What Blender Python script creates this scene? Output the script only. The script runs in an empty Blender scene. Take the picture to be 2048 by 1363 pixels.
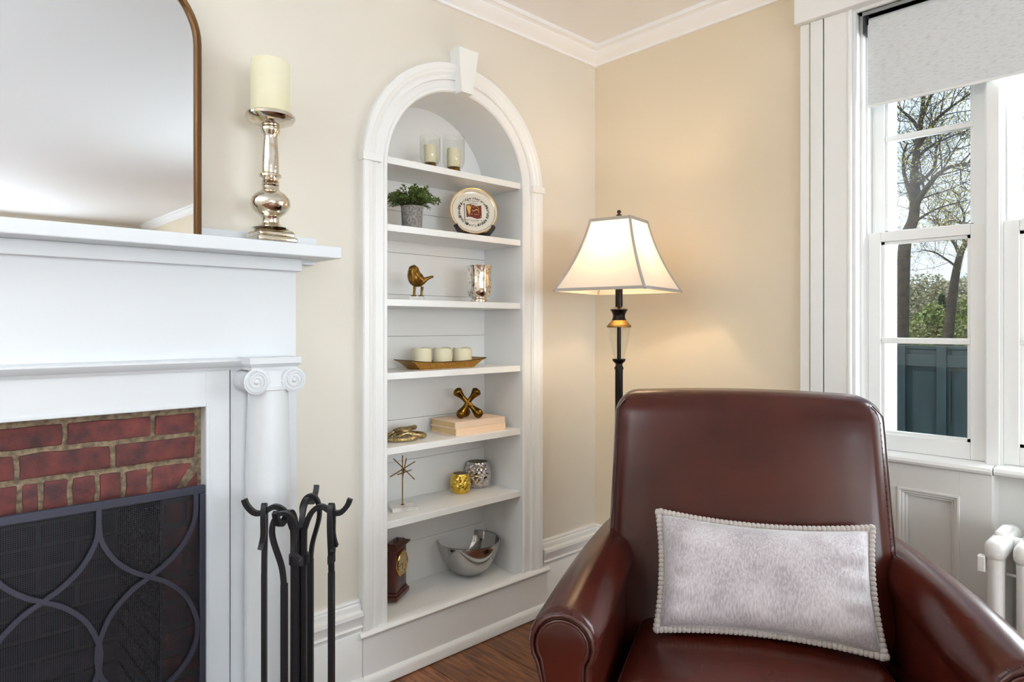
import bpy, bmesh, math, random
from mathutils import Vector, Matrix, noise as mnoise
rnd = random.Random(7)
PI = math.pi
S = bpy.context.scene
COL = S.collection

# ------------------------------------------------------------------ camera
F, CX, YH, HC = 1328.0, 1024.0, 651.0, 1.25
A = math.atan2(2430 - CX, F)
FW = Vector((math.cos(A), math.sin(A), 0)); RT = Vector((math.sin(A), -math.cos(A), 0)); UP = Vector((0, 0, 1))
_zc = F * HC / (1176 - YH)
CAM = -_zc * FW - (1190 - CX) / F * _zc * RT
CAM.z = HC
cd = bpy.data.cameras.new('camera'); cam = bpy.data.objects.new('camera', cd); COL.objects.link(cam)
cam.location = CAM; cam.rotation_euler = (PI / 2, 0, A - PI / 2)
cd.sensor_width = 36; cd.lens = 36 * F / 2048; cd.shift_y = (YH - 681.5) / 2048; cd.clip_start = .05
S.camera = cam

def ray(px, py): return FW + RT * ((px - CX) / F) + UP * ((YH - py) / F)
def PY(px, py, y=0.0): d = ray(px, py); return CAM + d * ((y - CAM.y) / d.y)
def PX(px, py, x=0.0): d = ray(px, py); return CAM + d * ((x - CAM.x) / d.x)
def PZ(px, py, z=0.0): d = ray(px, py); return CAM + d * ((z - CAM.z) / d.z)
def PD(px, py, depth): return CAM + ray(px, py) * depth

# ------------------------------------------------------------------ world, lights, exposure
W = bpy.data.worlds.new('sky'); S.world = W; W.use_nodes = True
nt = W.node_tree; nt.nodes.clear()
wo = nt.nodes.new('ShaderNodeOutputWorld'); bg = nt.nodes.new('ShaderNodeBackground')
tc = nt.nodes.new('ShaderNodeTexCoord'); nz = nt.nodes.new('ShaderNodeTexNoise'); rp = nt.nodes.new('ShaderNodeValToRGB')
nz.inputs['Scale'].default_value = 3.0; nz.inputs['Detail'].default_value = 5
rp.color_ramp.elements[0].position = .38; rp.color_ramp.elements[0].color = (.27, .47, .82, 1)
rp.color_ramp.elements[1].position = .52; rp.color_ramp.elements[1].color = (.80, .90, 1, 1)
nt.links.new(tc.outputs['Generated'], nz.inputs['Vector']); nt.links.new(nz.outputs['Fac'], rp.inputs['Fac'])
nt.links.new(rp.outputs['Color'], bg.inputs['Color']); nt.links.new(bg.outputs['Background'], wo.inputs['Surface'])
bg.inputs['Strength'].default_value = 1.2

def area(name, loc, rot, sx, sy, power, color):
    l = bpy.data.lights.new(name, 'AREA'); l.shape = 'RECTANGLE'; l.size = sx; l.size_y = sy; l.energy = power; l.color = color
    o = bpy.data.objects.new(name, l); COL.objects.link(o); o.location = loc; o.rotation_euler = rot
    return o
# daylight entering by the windows of the window wall (nearer the viewer than the picture)
area('daylight_window_wall', (.45, -2.62, 1.55), (0, PI / 2, 0), 1.45, 1.9, 190, (.86, .94, 1))
area('daylight_rear_windows', (-2.6, -7.85, 1.45), (PI / 2, 0, 0), 3.0, 1.35, 150, (.84, .93, 1))  # unseen frontal fill added behind the viewer, shining through the rear openings
# added fill: two unseen uplights, behind and beside the viewer, wash the ceiling
area('torchiere_light_rear', (-4.3, -6.9, 1.79), (PI, 0, 0), .34, .34, 45, (.84, .93, 1))
area('torchiere_light_side', (-4.0, -1.0, 1.79), (PI, 0, 0), .34, .34, 64, (.84, .93, 1))
sl = bpy.data.lights.new('sun', 'SUN'); sl.energy = 2.2; sl.angle = .02; sl.color = (1, .95, .86); so_ = bpy.data.objects.new('sun', sl); COL.objects.link(so_); so_.rotation_euler = Vector((.55, -.45, -.7)).to_track_quat('-Z', 'Y').to_euler(); so_.location = (-3, 6, 9)
vs = S.view_settings; vs.view_transform = 'Standard'; vs.look = 'None'; vs.gamma = 1; vs.use_curve_mapping = False; vs.exposure = 0.09

# ------------------------------------------------------------------ materials
def newmat(name):
    m = bpy.data.materials.new(name); m.use_nodes = True
    return m, m.node_tree, m.node_tree.nodes['Principled BSDF']
def srgb(*c):
    return tuple((v / 255 / 12.92 if v / 255 <= .04045 else ((v / 255 + .055) / 1.055) ** 2.4) for v in c) + (1,)
def mat(name, col, rough=.5, metal=0, var=None, bump=None, coat=0, spec=.5, col2=None, lo=.35, hi=.65, stretch=None, objrand=0, sheen=0):
    m, t, b = newmat(name); N = t.nodes; L = t.links
    b.inputs['Roughness'].default_value = rough; b.inputs['Metallic'].default_value = metal
    b.inputs['Specular IOR Level'].default_value = spec; b.inputs['Coat Weight'].default_value = coat
    b.inputs['Coat Roughness'].default_value = .15; b.inputs['Base Color'].default_value = col
    if sheen: b.inputs['Sheen Weight'].default_value = sheen
    co = N.new('ShaderNodeTexCoord'); mp = N.new('ShaderNodeMapping'); L.new(co.outputs['Object'], mp.inputs['Vector'])
    if stretch: mp.inputs['Scale'].default_value = stretch
    cur = None
    if var:
        n = N.new('ShaderNodeTexNoise'); n.inputs['Scale'].default_value = var; n.inputs['Detail'].default_value = 6
        r = N.new('ShaderNodeValToRGB'); e = r.color_ramp.elements
        e[0].position = lo; e[0].color = col; e[1].position = hi; e[1].color = col2
        L.new(mp.outputs['Vector'], n.inputs['Vector']); L.new(n.outputs['Fac'], r.inputs['Fac']); cur = r.outputs['Color']
    if objrand:
        oi = N.new('ShaderNodeObjectInfo'); mr = N.new('ShaderNodeMapRange'); hs = N.new('ShaderNodeHueSaturation')
        mr.inputs['To Min'].default_value = 1 - objrand; mr.inputs['To Max'].default_value = 1 + objrand
        L.new(oi.outputs['Random'], mr.inputs['Value']); L.new(mr.outputs['Result'], hs.inputs['Value'])
        if cur: L.new(cur, hs.inputs['Color'])
        else: hs.inputs['Color'].default_value = col
        cur = hs.outputs['Color']
    if cur: L.new(cur, b.inputs['Base Color'])
    if bump:
        n2 = N.new('ShaderNodeTexNoise'); n2.inputs['Scale'].default_value = bump[0]; n2.inputs['Detail'].default_value = 6
        bp = N.new('ShaderNodeBump'); bp.inputs['Strength'].default_value = bump[1]; bp.inputs['Distance'].default_value = bump[2]
        L.new(mp.outputs['Vector'], n2.inputs['Vector']); L.new(n2.outputs['Fac'], bp.inputs['Height']); L.new(bp.outputs['Normal'], b.inputs['Normal'])
    return m

M = {}
M['wall'] = mat('cream wall paint', srgb(229, 223, 211), .55, var=1.6, col2=srgb(226, 219, 206), bump=(60, .06, .002))
M['wall_tan'] = mat('warm tan wall paint', srgb(228, 215, 193), .55, var=1.6, col2=srgb(225, 211, 187), bump=(60, .06, .002))  # same paint as the other walls, floor lamp's warm light put into the colour
M['ceil'] = mat('ceiling paint', srgb(246, 246, 247), .7, bump=(50, .05, .002))
M['white'] = mat('white gloss trim paint', srgb(242, 242, 240), .32, bump=(35, .05, .002))
M['mantel'] = mat('white mantel paint', srgb(224, 228, 232), .38, bump=(30, .05, .002), stretch=(1, 1, 8))
M['wainscot'] = mat('pale wainscot paint', srgb(236, 235, 231), .35, bump=(35, .05, .002))
M['leather'] = mat('oxblood leather', srgb(74, 27, 17), .25, var=5, col2=srgb(56, 20, 14), bump=(240, .05, .0012), coat=.10, spec=.28)
M['leather_dark'] = mat('dark leather piping', srgb(64, 27, 21), .34, bump=(240, .1, .002), coat=.2)
M['thread'] = mat('dark thread', srgb(34, 16, 14), .8)
M['iron'] = mat('black wrought iron', srgb(38, 39, 44), .42, metal=.5, bump=(120, .25, .003))
M['screen'] = mat('blue grey screen metal', srgb(66, 68, 82), .36, metal=.55, bump=(90, .12, .002))
M['wire'] = mat('dark mesh wire', srgb(70, 72, 78), .35, metal=.8)
M['bronze_frame'] = mat('bronze mirror frame', srgb(96, 66, 36), .33, metal=.85)
M['candle'] = mat('ivory wax', srgb(236, 230, 202), .45, var=9, col2=srgb(228, 221, 186)); M['candle'].node_tree.nodes['Principled BSDF'].inputs['Subsurface Weight'].default_value = .15
M['candle'].node_tree.nodes['Principled BSDF'].inputs['Subsurface Radius'].default_value = (.02, .015, .008)
M['wick'] = mat('burnt wick', srgb(40, 34, 30), .9)
M['brass'] = mat('antique brass', srgb(158, 118, 52), .3, metal=.95, var=60, col2=srgb(98, 70, 30), bump=(150, .2, .002))
M['brassdk'] = mat('dark bronze gold', srgb(142, 106, 40), .22, metal=1, var=22, col2=srgb(96, 68, 22), bump=(60, .25, .004))
M['rope'] = mat('champagne metal', srgb(214, 192, 146), .35, metal=.8, var=140, col2=srgb(140, 116, 74))
M['traygold'] = mat('hammered bronze', srgb(196, 146, 58), .4, metal=.4, var=160, col2=srgb(146, 102, 40), bump=(260, .6, .003))
M['trayrim'] = mat('dark bronze rim', srgb(74, 54, 26), .4, metal=.7)
M['merc'] = mat('mercury glass', srgb(214, 208, 196), .1, metal=1, var=38, col2=srgb(186, 158, 104), lo=.5, hi=.72, bump=(55, .18, .004))
M['merc2'] = mat('speckled mercury glass', srgb(232, 226, 216), .07, metal=1, var=95, col2=srgb(150, 128, 88), lo=.52, hi=.68, bump=(40, .1, .003))
M['goldglass'] = mat('gold mercury glass', srgb(226, 190, 84), .12, metal=1, var=90, col2=srgb(176, 132, 40), lo=.5, hi=.75)
M['silverglass'] = mat('silver mercury glass', srgb(214, 208, 206), .12, metal=1, var=90, col2=srgb(150, 138, 130), lo=.5, hi=.75)
M['inside'] = mat('dark speckled glass inside', srgb(92, 72, 48), .4, metal=.6, var=260, col2=srgb(190, 150, 90), lo=.55, hi=.7)
M['steel'] = mat('polished steel', srgb(184, 182, 180), .12, metal=1)
M['mahogany'] = mat('mahogany', srgb(92, 34, 20), .28, var=14, col2=srgb(62, 22, 14), stretch=(8, 8, 1), coat=.3)
M['black_wood'] = mat('black lacquer', srgb(34, 22, 20), .3, coat=.2)
M['dial'] = mat('gold clock dial', srgb(206, 184, 138), .35, metal=.2)
M['gold'] = mat('polished gold', srgb(214, 172, 96), .18, metal=1)
M['marble'] = mat('white marble', srgb(232, 230, 226), .25, var=14, col2=srgb(176, 174, 172), lo=.5, hi=.75)
M['pot'] = mat('grey zinc pot', srgb(152, 148, 142), .7, var=130, col2=srgb(116, 112, 110), lo=.42, hi=.6, bump=(160, .3, .002))
M['soil'] = mat('dark moss', srgb(38, 40, 22), .9)
M['leaf'] = mat('green leaf', srgb(118, 142, 62), .5, var=30, col2=srgb(66, 90, 40))
M['stem'] = mat('brown green stem', srgb(66, 72, 34), .7)
M['china'] = mat('cream china', srgb(236, 228, 212), .12, coat=.3)
M['ink'] = mat('black print', srgb(30, 24, 24), .35)
M['flagred'] = mat('maroon print', srgb(112, 34, 24), .35)
M['flaggold'] = mat('gold print', srgb(222, 178, 92), .35)
M['bookcover'] = mat('blush cloth cover', srgb(240, 214, 190), .7, bump=(400, .15, .001))
M['pages'] = mat('cream pages', srgb(232, 206, 160), .8, stretch=(1, 1, 60), var=12, col2=srgb(206, 172, 116))
M['bookspine'] = mat('peach cloth cover', srgb(246, 216, 186), .7)
M['lampmetal'] = mat('oil rubbed bronze', srgb(34, 28, 26), .3, metal=.75)
M['lampcap'] = mat('brushed brass cap', srgb(150, 112, 62), .28, metal=.9)
M['radiator'] = mat('white radiator enamel', srgb(238, 237, 234), .3, var=20, col2=srgb(226, 222, 214), lo=.5, hi=.8, bump=(110, .15, .003))
M['blind'] = mat('woven grey blind', srgb(222, 224, 225), .8, var=45, col2=srgb(192, 194, 196), lo=.5, hi=.74, stretch=(1, 1, 9), bump=(60, .25, .002))
M['blindhem'] = mat('white blind hem', srgb(236, 236, 234), .6)
M['darkmetal'] = mat('dark grey bracket', srgb(60, 62, 68), .45, metal=.4)
M['railgrey'] = mat('grey aluminium rail', srgb(150, 152, 154), .4, metal=.5)
M['mortar'] = mat('sandy mortar', srgb(156, 138, 112), .95, var=70, col2=srgb(106, 92, 76), bump=(150, .9, .006))
M['brick'] = mat('red brick', srgb(122, 62, 57), .8, var=22, col2=srgb(76, 47, 49), lo=.36, hi=.68, bump=(90, .7, .005), objrand=.16)
M['soot'] = mat('sooted firebrick', srgb(52, 40, 42), .9, var=16, col2=srgb(20, 19, 23), bump=(80, .6, .004), objrand=.35)
M['sootbrick'] = mat('smoke stained red brick', srgb(86, 46, 46), .85, var=18, col2=srgb(44, 30, 34), bump=(80, .6, .004), objrand=.25)  # same red brick, dimness behind the screen mesh put into a darker colour
M['sootmortar'] = mat('sooted mortar', srgb(58, 54, 54), .95)
M['hearth'] = mat('slate hearth', srgb(70, 64, 62), .6, var=8, col2=srgb(52, 48, 48))
M['fence'] = mat('dark teal fence paint', srgb(30, 50, 55), .6, var=7, col2=srgb(24, 42, 46), stretch=(3, 3, .6))
M['bark'] = mat('grey brown bark', srgb(78, 68, 58), .95, var=9, col2=srgb(50, 43, 38), bump=(30, .8, .03))
M['spring'] = mat('spring leaf', srgb(214, 206, 120), .7, var=3, col2=srgb(190, 176, 92))
M['bud'] = mat('reddish spring buds', srgb(176, 150, 110), .7)
M['bush'] = mat('hedge leaf', srgb(122, 146, 66), .7, var=1.2, col2=srgb(156, 152, 108))
M['conifer'] = mat('conifer needles', srgb(48, 82, 46), .8)
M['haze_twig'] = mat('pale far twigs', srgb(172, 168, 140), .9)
M['lawn'] = mat('lawn', srgb(92, 104, 58), .95, var=.6, col2=srgb(120, 116, 76))
M['siding'] = mat('white siding', srgb(236, 236, 232), .7)

# pillow: crushed velvet
m, t, b = newmat('silver crushed velvet'); M['velvet'] = m; N, L = t.nodes, t.links
co = N.new('ShaderNodeTexCoord'); n1 = N.new('ShaderNodeTexNoise'); n1.inputs['Scale'].default_value = 9; n1.inputs['Detail'].default_value = 8
mp = N.new('ShaderNodeMapping'); mp.inputs['Scale'].default_value = (5, 5, 1); n2 = N.new('ShaderNodeTexNoise'); n2.inputs['Scale'].default_value = 55; n2.inputs['Detail'].default_value = 3
mx = N.new('ShaderNodeMixRGB'); mx.inputs['Fac'].default_value = .5; rr = N.new('ShaderNodeValToRGB'); bp = N.new('ShaderNodeBump')
rr.color_ramp.elements[0].position = .36; rr.color_ramp.elements[0].color = srgb(158, 149, 152); rr.color_ramp.elements[1].position = .62; rr.color_ramp.elements[1].color = srgb(206, 199, 202)
L.new(co.outputs['Object'], n1.inputs['Vector']); L.new(co.outputs['Object'], mp.inputs['Vector']); L.new(mp.outputs['Vector'], n2.inputs['Vector'])
L.new(n1.outputs['Fac'], mx.inputs['Color1']); L.new(n2.outputs['Fac'], mx.inputs['Color2']); L.new(mx.outputs['Color'], rr.inputs['Fac']); L.new(rr.outputs['Color'], b.inputs['Base Color'])
L.new(mx.outputs['Color'], bp.inputs['Height']); bp.inputs['Strength'].default_value = .25; bp.inputs['Distance'].default_value = .004; L.new(bp.outputs['Normal'], b.inputs['Normal'])
b.inputs['Roughness'].default_value = .75; b.inputs['Sheen Weight'].default_value = .6; b.inputs['Sheen Roughness'].default_value = .35
M['fringe'] = mat('grey knit edging', srgb(176, 166, 160), .9, bump=(300, .4, .002), sheen=.3)

# clear glass that lets light through: transparent with fresnel gloss
def glass(name, tint, gloss=1.0):
    m, t, b = newmat(name); N, L = t.nodes, t.links; N.remove(b)
    tr = N.new('ShaderNodeBsdfTransparent'); tr.inputs['Color'].default_value = tint; gl = N.new('ShaderNodeBsdfGlossy'); gl.inputs['Roughness'].default_value = .03
    fr = N.new('ShaderNodeFresnel'); ge = N.new('ShaderNodeNewGeometry'); im = N.new('ShaderNodeMapRange'); im.inputs['To Min'].default_value = 1.45; im.inputs['To Max'].default_value = 1 / 1.45; L.new(ge.outputs['Backfacing'], im.inputs['Value']); L.new(im.outputs['Result'], fr.inputs['IOR']); mu = N.new('ShaderNodeMath'); mu.operation = 'MULTIPLY'; mu.inputs[1].default_value = gloss
    mi = N.new('ShaderNodeMixShader'); L.new(fr.outputs['Fac'], mu.inputs[0]); L.new(mu.outputs[0], mi.inputs['Fac']); L.new(tr.outputs[0], mi.inputs[1]); L.new(gl.outputs[0], mi.inputs[2])
    L.new(mi.outputs[0], N['Material Output'].inputs['Surface']); return m
M['pane'] = glass('window glass', (.97, .985, .98, 1), .7)
M['clear'] = glass('clear glass', (.975, .98, .97, 1), .8)
M['seeded'] = glass('seeded clear glass', (.965, .965, .95, 1), .8)
m, t, b = newmat('mirror glass'); M['mirror'] = m; b.inputs['Metallic'].default_value = 1; b.inputs['Roughness'].default_value = .02; b.inputs['Base Color'].default_value = (.76, .79, .81, 1)
# lamp shade: fabric that glows with the bulb behind it
m, t, b = newmat('ivory shade fabric'); M['shade'] = m; N, L = t.nodes, t.links; N.remove(b)
df = N.new('ShaderNodeBsdfDiffuse'); df.inputs['Color'].default_value = srgb(240, 232, 220); tl = N.new('ShaderNodeBsdfTranslucent'); tl.inputs['Color'].default_value = srgb(246, 226, 196)
mi = N.new('ShaderNodeMixShader'); mi.inputs['Fac'].default_value = .21; L.new(df.outputs[0], mi.inputs[1]); L.new(tl.outputs[0], mi.inputs[2]); L.new(mi.outputs[0], N['Material Output'].inputs['Surface'])
M['shadetrim'] = mat('grey shade trim', srgb(176, 168, 160), .8)
m, t, b = newmat('lit bulb'); M['bulb'] = m; b.inputs['Emission Color'].default_value = (1, .8, .55, 1); b.inputs['Emission Strength'].default_value = 12
# oak planks
m, t, b = newmat('stained oak plank'); M['plank'] = m; N, L = t.nodes, t.links
co = N.new('ShaderNodeTexCoord'); mp = N.new('ShaderNodeMapping'); mp.inputs['Scale'].default_value = (16, 1.2, 4); oi = N.new('ShaderNodeObjectInfo')
va = N.new('ShaderNodeVectorMath'); va.operation = 'ADD'; cb = N.new('ShaderNodeCombineXYZ'); ml = N.new('ShaderNodeMath'); ml.operation = 'MULTIPLY'; ml.inputs[1].default_value = 40
L.new(oi.outputs['Random'], ml.inputs[0]); L.new(ml.outputs[0], cb.inputs['X']); L.new(ml.outputs[0], cb.inputs['Y']); L.new(co.outputs['Object'], va.inputs[0]); L.new(cb.outputs[0], va.inputs[1]); L.new(va.outputs[0], mp.inputs['Vector'])
n1 = N.new('ShaderNodeTexNoise'); n1.inputs['Scale'].default_value = 6; n1.inputs['Detail'].default_value = 9; n1.inputs['Distortion'].default_value = .6
r1 = N.new('ShaderNodeValToRGB'); r1.color_ramp.elements[0].position = .34; r1.color_ramp.elements[0].color = srgb(82, 44, 26); r1.color_ramp.elements[1].position = .66; r1.color_ramp.elements[1].color = srgb(150, 94, 56)
hs = N.new('ShaderNodeHueSaturation'); mr = N.new('ShaderNodeMapRange'); mr.inputs['To Min'].default_value = .75; mr.inputs['To Max'].default_value = 1.15
L.new(mp.outputs['Vector'], n1.inputs['Vector']); L.new(n1.outputs['Fac'], r1.inputs['Fac']); L.new(oi.outputs['Random'], mr.inputs['Value']); L.new(mr.outputs['Result'], hs.inputs['Value']); L.new(r1.outputs['Color'], hs.inputs['Color']); L.new(hs.outputs['Color'], b.inputs['Base Color'])
bp = N.new('ShaderNodeBump'); bp.inputs['Strength'].default_value = .15; bp.inputs['Distance'].default_value = .002; L.new(n1.outputs['Fac'], bp.inputs['Height']); L.new(bp.outputs['Normal'], b.inputs['Normal'])
b.inputs['Roughness'].default_value = .38
M['subfloor'] = mat('dark subfloor', srgb(30, 20, 14), .9)

# ------------------------------------------------------------------ mesh helpers
class MB:
    def __init__(s): s.v = []; s.f = []
    def add(s, vs, fs):
        o = len(s.v); s.v += [Vector(p) for p in vs]; s.f += [tuple(i + o for i in f) for f in fs]; return s
    def box(s, x0, x1, y0, y1, z0, z1):
        return s.add([(x0, y0, z0), (x1, y0, z0), (x1, y1, z0), (x0, y1, z0), (x0, y0, z1), (x1, y0, z1), (x1, y1, z1), (x0, y1, z1)],
                     [(0, 3, 2, 1), (4, 5, 6, 7), (0, 1, 5, 4), (1, 2, 6, 5), (2, 3, 7, 6), (3, 0, 4, 7)])
    def bbox(s, x0, x1, y0, y1, z0, z1, r=.003):     # box with small chamfered edges
        def c(v, a, b): return a + r if v == 0 else b - r
        return s.rbox(((x0 + x1) / 2, (y0 + y1) / 2, (z0 + z1) / 2), ((x1 - x0) / 2, (y1 - y0) / 2, (z1 - z0) / 2), r, 2, 1)
    def loft(s, rings, closed=True, cap=True, loop=False):
        n = len(rings[0]); vs = [p for r in rings for p in r]; fs = []; R = len(rings)
        for i in range(R if loop else R - 1):
            a = i * n; b = ((i + 1) % R) * n
            for j in range(n if closed else n - 1):
                k = (j + 1) % n; fs.append((a + j, a + k, b + k, b + j))
        if cap and not loop: fs += [tuple(range(n))[::-1], tuple(range((R - 1) * n, R * n))]
        return s.add(vs, fs)
    def lathe(s, prof, c=(0, 0, 0), n=32, a0=0.0):
        c = Vector(c); return s.loft([[c + Vector((r * math.cos(a0 + 2 * PI * j / n), r * math.sin(a0 + 2 * PI * j / n), z)) for j in range(n)] for r, z in prof])
    def tube(s, path, rad, n=8, loop=False, flat=1.0, upv=None):
        P = [Vector(p) for p in path]; k = len(P); rings = []
        R = rad if isinstance(rad, (list, tuple)) else [rad] * k
        prev = None
        for i, p in enumerate(P):
            t = (P[(i + 1) % k] - P[i - 1]) if (loop or 0 < i < k - 1) else (P[1] - P[0] if i == 0 else P[-1] - P[-2])
            t.normalize()
            if upv is not None: u = Vector(upv) - t * t.dot(Vector(upv))
            elif prev is None: u = t.orthogonal()
            else: u = prev - t * t.dot(prev)
            if u.length < 1e-6: u = t.orthogonal()
            u.normalize(); prev = u; w = t.cross(u)
            rings.append([p + (u * math.cos(2 * PI * j / n) + w * math.sin(2 * PI * j / n) * flat) * R[i] for j in range(n)])
        return s.loft(rings, loop=loop)
    def bar(s, path, w, h, upv, loop=False):          # rectangular bar swept along a path
        P = [Vector(p) for p in path]; k = len(P); rings = []
        for i, p in enumerate(P):
            t = (P[(i + 1) % k] - P[i - 1]) if (loop or 0 < i < k - 1) else (P[1] - P[0] if i == 0 else P[-1] - P[-2]); t.normalize()
            u = Vector(upv); u = (u - t * t.dot(u)).normalized(); x = t.cross(u)
            rings.append([p + u * h / 2 * a + x * w / 2 * b for a, b in ((1, 1), (1, -1), (-1, -1), (-1, 1))])
        return s.loft(rings, loop=loop)
    def prism(s, poly, fn, a, b):                     # polygon (p, q) extruded: fn(p, q, t) -> xyz
        return s.loft([[fn(p, q, a) for p, q in poly], [fn(p, q, b) for p, q in poly]])
    def rbox(s, c, h, r, seg=6, rs=3, fn=None):
        c = Vector(c); hx, hy, hz = h; r = min(r, hx, hy, hz)
        def axis(L):
            i = L - r; t = [-L + r * (1 - math.cos(PI / 2 * q / rs)) for q in range(rs)]
            mid = [-i + 2 * i * q / seg for q in range(seg + 1)] if i > 1e-6 else [0.0]
            return t + mid + [-q for q in t[::-1]]
        ax = [axis(hx), axis(hy), axis(hz)]; vid = {}; vs = []; fs = []
        def vert(p):
            key = tuple(round(q, 7) for q in p)
            if key not in vid:
                vid[key] = len(vs)
                inn = Vector([max(-H + r, min(H - r, q)) for q, H in zip(p, h)]); d = Vector(p) - inn
                q = inn + d.normalized() * r if d.length > 1e-9 else Vector(p)
                vs.append(fn(q) if fn else c + q)
            return vid[key]
        for d in range(3):
            u, w = (d + 1) % 3, (d + 2) % 3
            for sg in (-1, 1):
                for i in range(len(ax[u]) - 1):
                    for j in range(len(ax[w]) - 1):
                        q = []
                        for a, b in ((i, j), (i + 1, j), (i + 1, j + 1), (i, j + 1)):
                            p = [0, 0, 0]; p[d] = sg * h[d]; p[u] = ax[u][a]; p[w] = ax[w][b]; q.append(vert(p))
                        fs.append(tuple(q if sg > 0 else q[::-1]))
        return s.add(vs, fs)
    def sphere(s, c, r, n=12, sc=(1, 1, 1)):
        c = Vector(c); rings = [[c + Vector((sc[0] * r * math.sin(a) * math.cos(2 * PI * j / n), sc[1] * r * math.sin(a) * math.sin(2 * PI * j / n), -sc[2] * r * math.cos(a))) for j in range(n)]
                 for a in [max(.06, min(PI - .06, PI * i / (n // 2 + 1))) for i in range(n // 2 + 2)]]
        return s.loft(rings)
    def build(s, name, m, parent=None, smooth=None, world=True, kind=None, label=None, normals=True):
        me = bpy.data.meshes.new(name)
        org = Vector((0, 0, 0))
        if world:
            if parent is None:
                lo = Vector([min(p[i] for p in s.v) for i in range(3)]); hi = Vector([max(p[i] for p in s.v) for i in range(3)])
                org = Vector(((lo.x + hi.x) / 2, (lo.y + hi.y) / 2, lo.z))
            else:
                q = parent
                while q: org = org + q.location; q = q.parent
        me.from_pydata([tuple(p - org) for p in s.v], [], s.f)
        if normals:
            bm = bmesh.new(); bm.from_mesh(me); bmesh.ops.recalc_face_normals(bm, faces=bm.faces); bm.to_mesh(me); bm.free()
        me.materials.append(M[m] if isinstance(m, str) else m)
        if smooth:
            me.polygons.foreach_set('use_smooth', [True] * len(me.polygons)); me.set_sharp_from_angle(angle=math.radians(smooth))
        o = bpy.data.objects.new(name, me); COL.objects.link(o)
        if parent is not None: o.parent = parent
        elif world: o.location = org
        if kind: o['kind'] = kind
        if label: o['label'] = label
        return o
def tag(o, label, cat=None, group=None, kind=None):
    o['label'] = label
    if cat: o['category'] = cat
    if group: o['group'] = group
    if kind: o['kind'] = kind
    return o
def thing(name, label, cat, loc, rz=0, group=None, kind=None):
    o = bpy.data.objects.new(name, None); COL.objects.link(o); o.empty_display_size = .05
    o.location = loc; o.rotation_euler = (0, 0, rz)
    return tag(o, label, cat, group, kind)
def arc(c, r, a0, a1, n): return [(c[0] + r * math.cos(a0 + (a1 - a0) * i / n), c[1] + r * math.sin(a0 + (a1 - a0) * i / n)) for i in range(n + 1)]
def spline(pts, n=8, loop=False):
    P = [Vector(p) for p in pts]; out = []; k = len(P)
    for i in range(k if loop else k - 1):
        p0 = P[(i - 1) % k] if (loop or i > 0) else P[0]; p1 = P[i]; p2 = P[(i + 1) % k]; p3 = P[(i + 2) % k] if (loop or i + 2 < k) else P[-1]
        for j in range(n):
            t = j / n; out.append(.5 * ((2 * p1) + (p2 - p0) * t + (2 * p0 - 5 * p1 + 4 * p2 - p3) * t * t + (3 * p1 - p0 - 3 * p2 + p3) * t ** 3))
    if not loop: out.append(P[-1])
    return out

# ------------------------------------------------------------------ room shell
RX, RY, ZC = -4.7, -7.6, 2.55
NXL, NXR, NXC, NR, NZS = -1.163, -.493, -.828, .335, 1.815      # niche opening, arch centre, radius, springing
fl = MB().box(RX, .1, RY, .0, -.06, -.012).build('floor', 'subfloor'); tag(fl, 'dark stained oak plank floor', kind='structure')
edges = [-.346 - .1, -.746, -1.002]
xs = [0.0, -.22, -.49, -.746, -1.002]
while xs[-1] > RX: xs.append(xs[-1] - rnd.choice((.2, .235, .256)))
for i in range(len(xs) - 1):
    x1, x0 = xs[i] - .0012, max(xs[i + 1], RX) + .0012
    if x1 - x0 < .02: continue
    ys = [0.0]
    while ys[-1] > RY: ys.append(max(RY, ys[-1] - (rnd.uniform(1.3, 2.4) if len(ys) > 1 else rnd.uniform(1.0, 2.0))))
    for j in range(len(ys) - 1):
        MB().bbox(x0, x1, ys[j + 1] + .001, ys[j] - .001, -.012, 0, .0015).build('plank', 'plank', fl)
tag(MB().box(RX, .1, RY, .3, ZC, ZC + .08).build('ceiling', 'ceil'), 'smooth off white ceiling', kind='structure')
# fireplace wall with the arched opening cut in it
w = MB(); TH = .30
FX0, FX1, FZ1 = -2.62, -1.90, .782                         # firebox opening in the wall
def wq(x0, x1, z0, z1): w.box(x0, x1, 0, TH, z0, z1)
wq(RX, FX0, 0, ZC); wq(FX0, FX1, FZ1, ZC); wq(FX1, NXL - .0195, 0, ZC); wq(NXR + .0195, 0, 0, ZC); wq(NXL - .0195, NXR + .0195, 0, .170)
ap = arc((NXC, NZS), NR + .0195, PI, 0, 40)
for (x0, z0), (x1, z1) in zip(ap, ap[1:]):
    w.add([(x0, 0, z0), (x1, 0, z1), (x1, 0, ZC), (x0, 0, ZC), (x0, TH, z0), (x1, TH, z1), (x1, TH, ZC), (x0, TH, ZC)],
          [(0, 1, 2, 3), (7, 6, 5, 4), (0, 4, 5, 1), (3, 2, 6, 7)])
tag(w.build('wall_left', 'wall', normals=False), 'cream painted wall behind the fireplace and niche', kind='structure')
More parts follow.
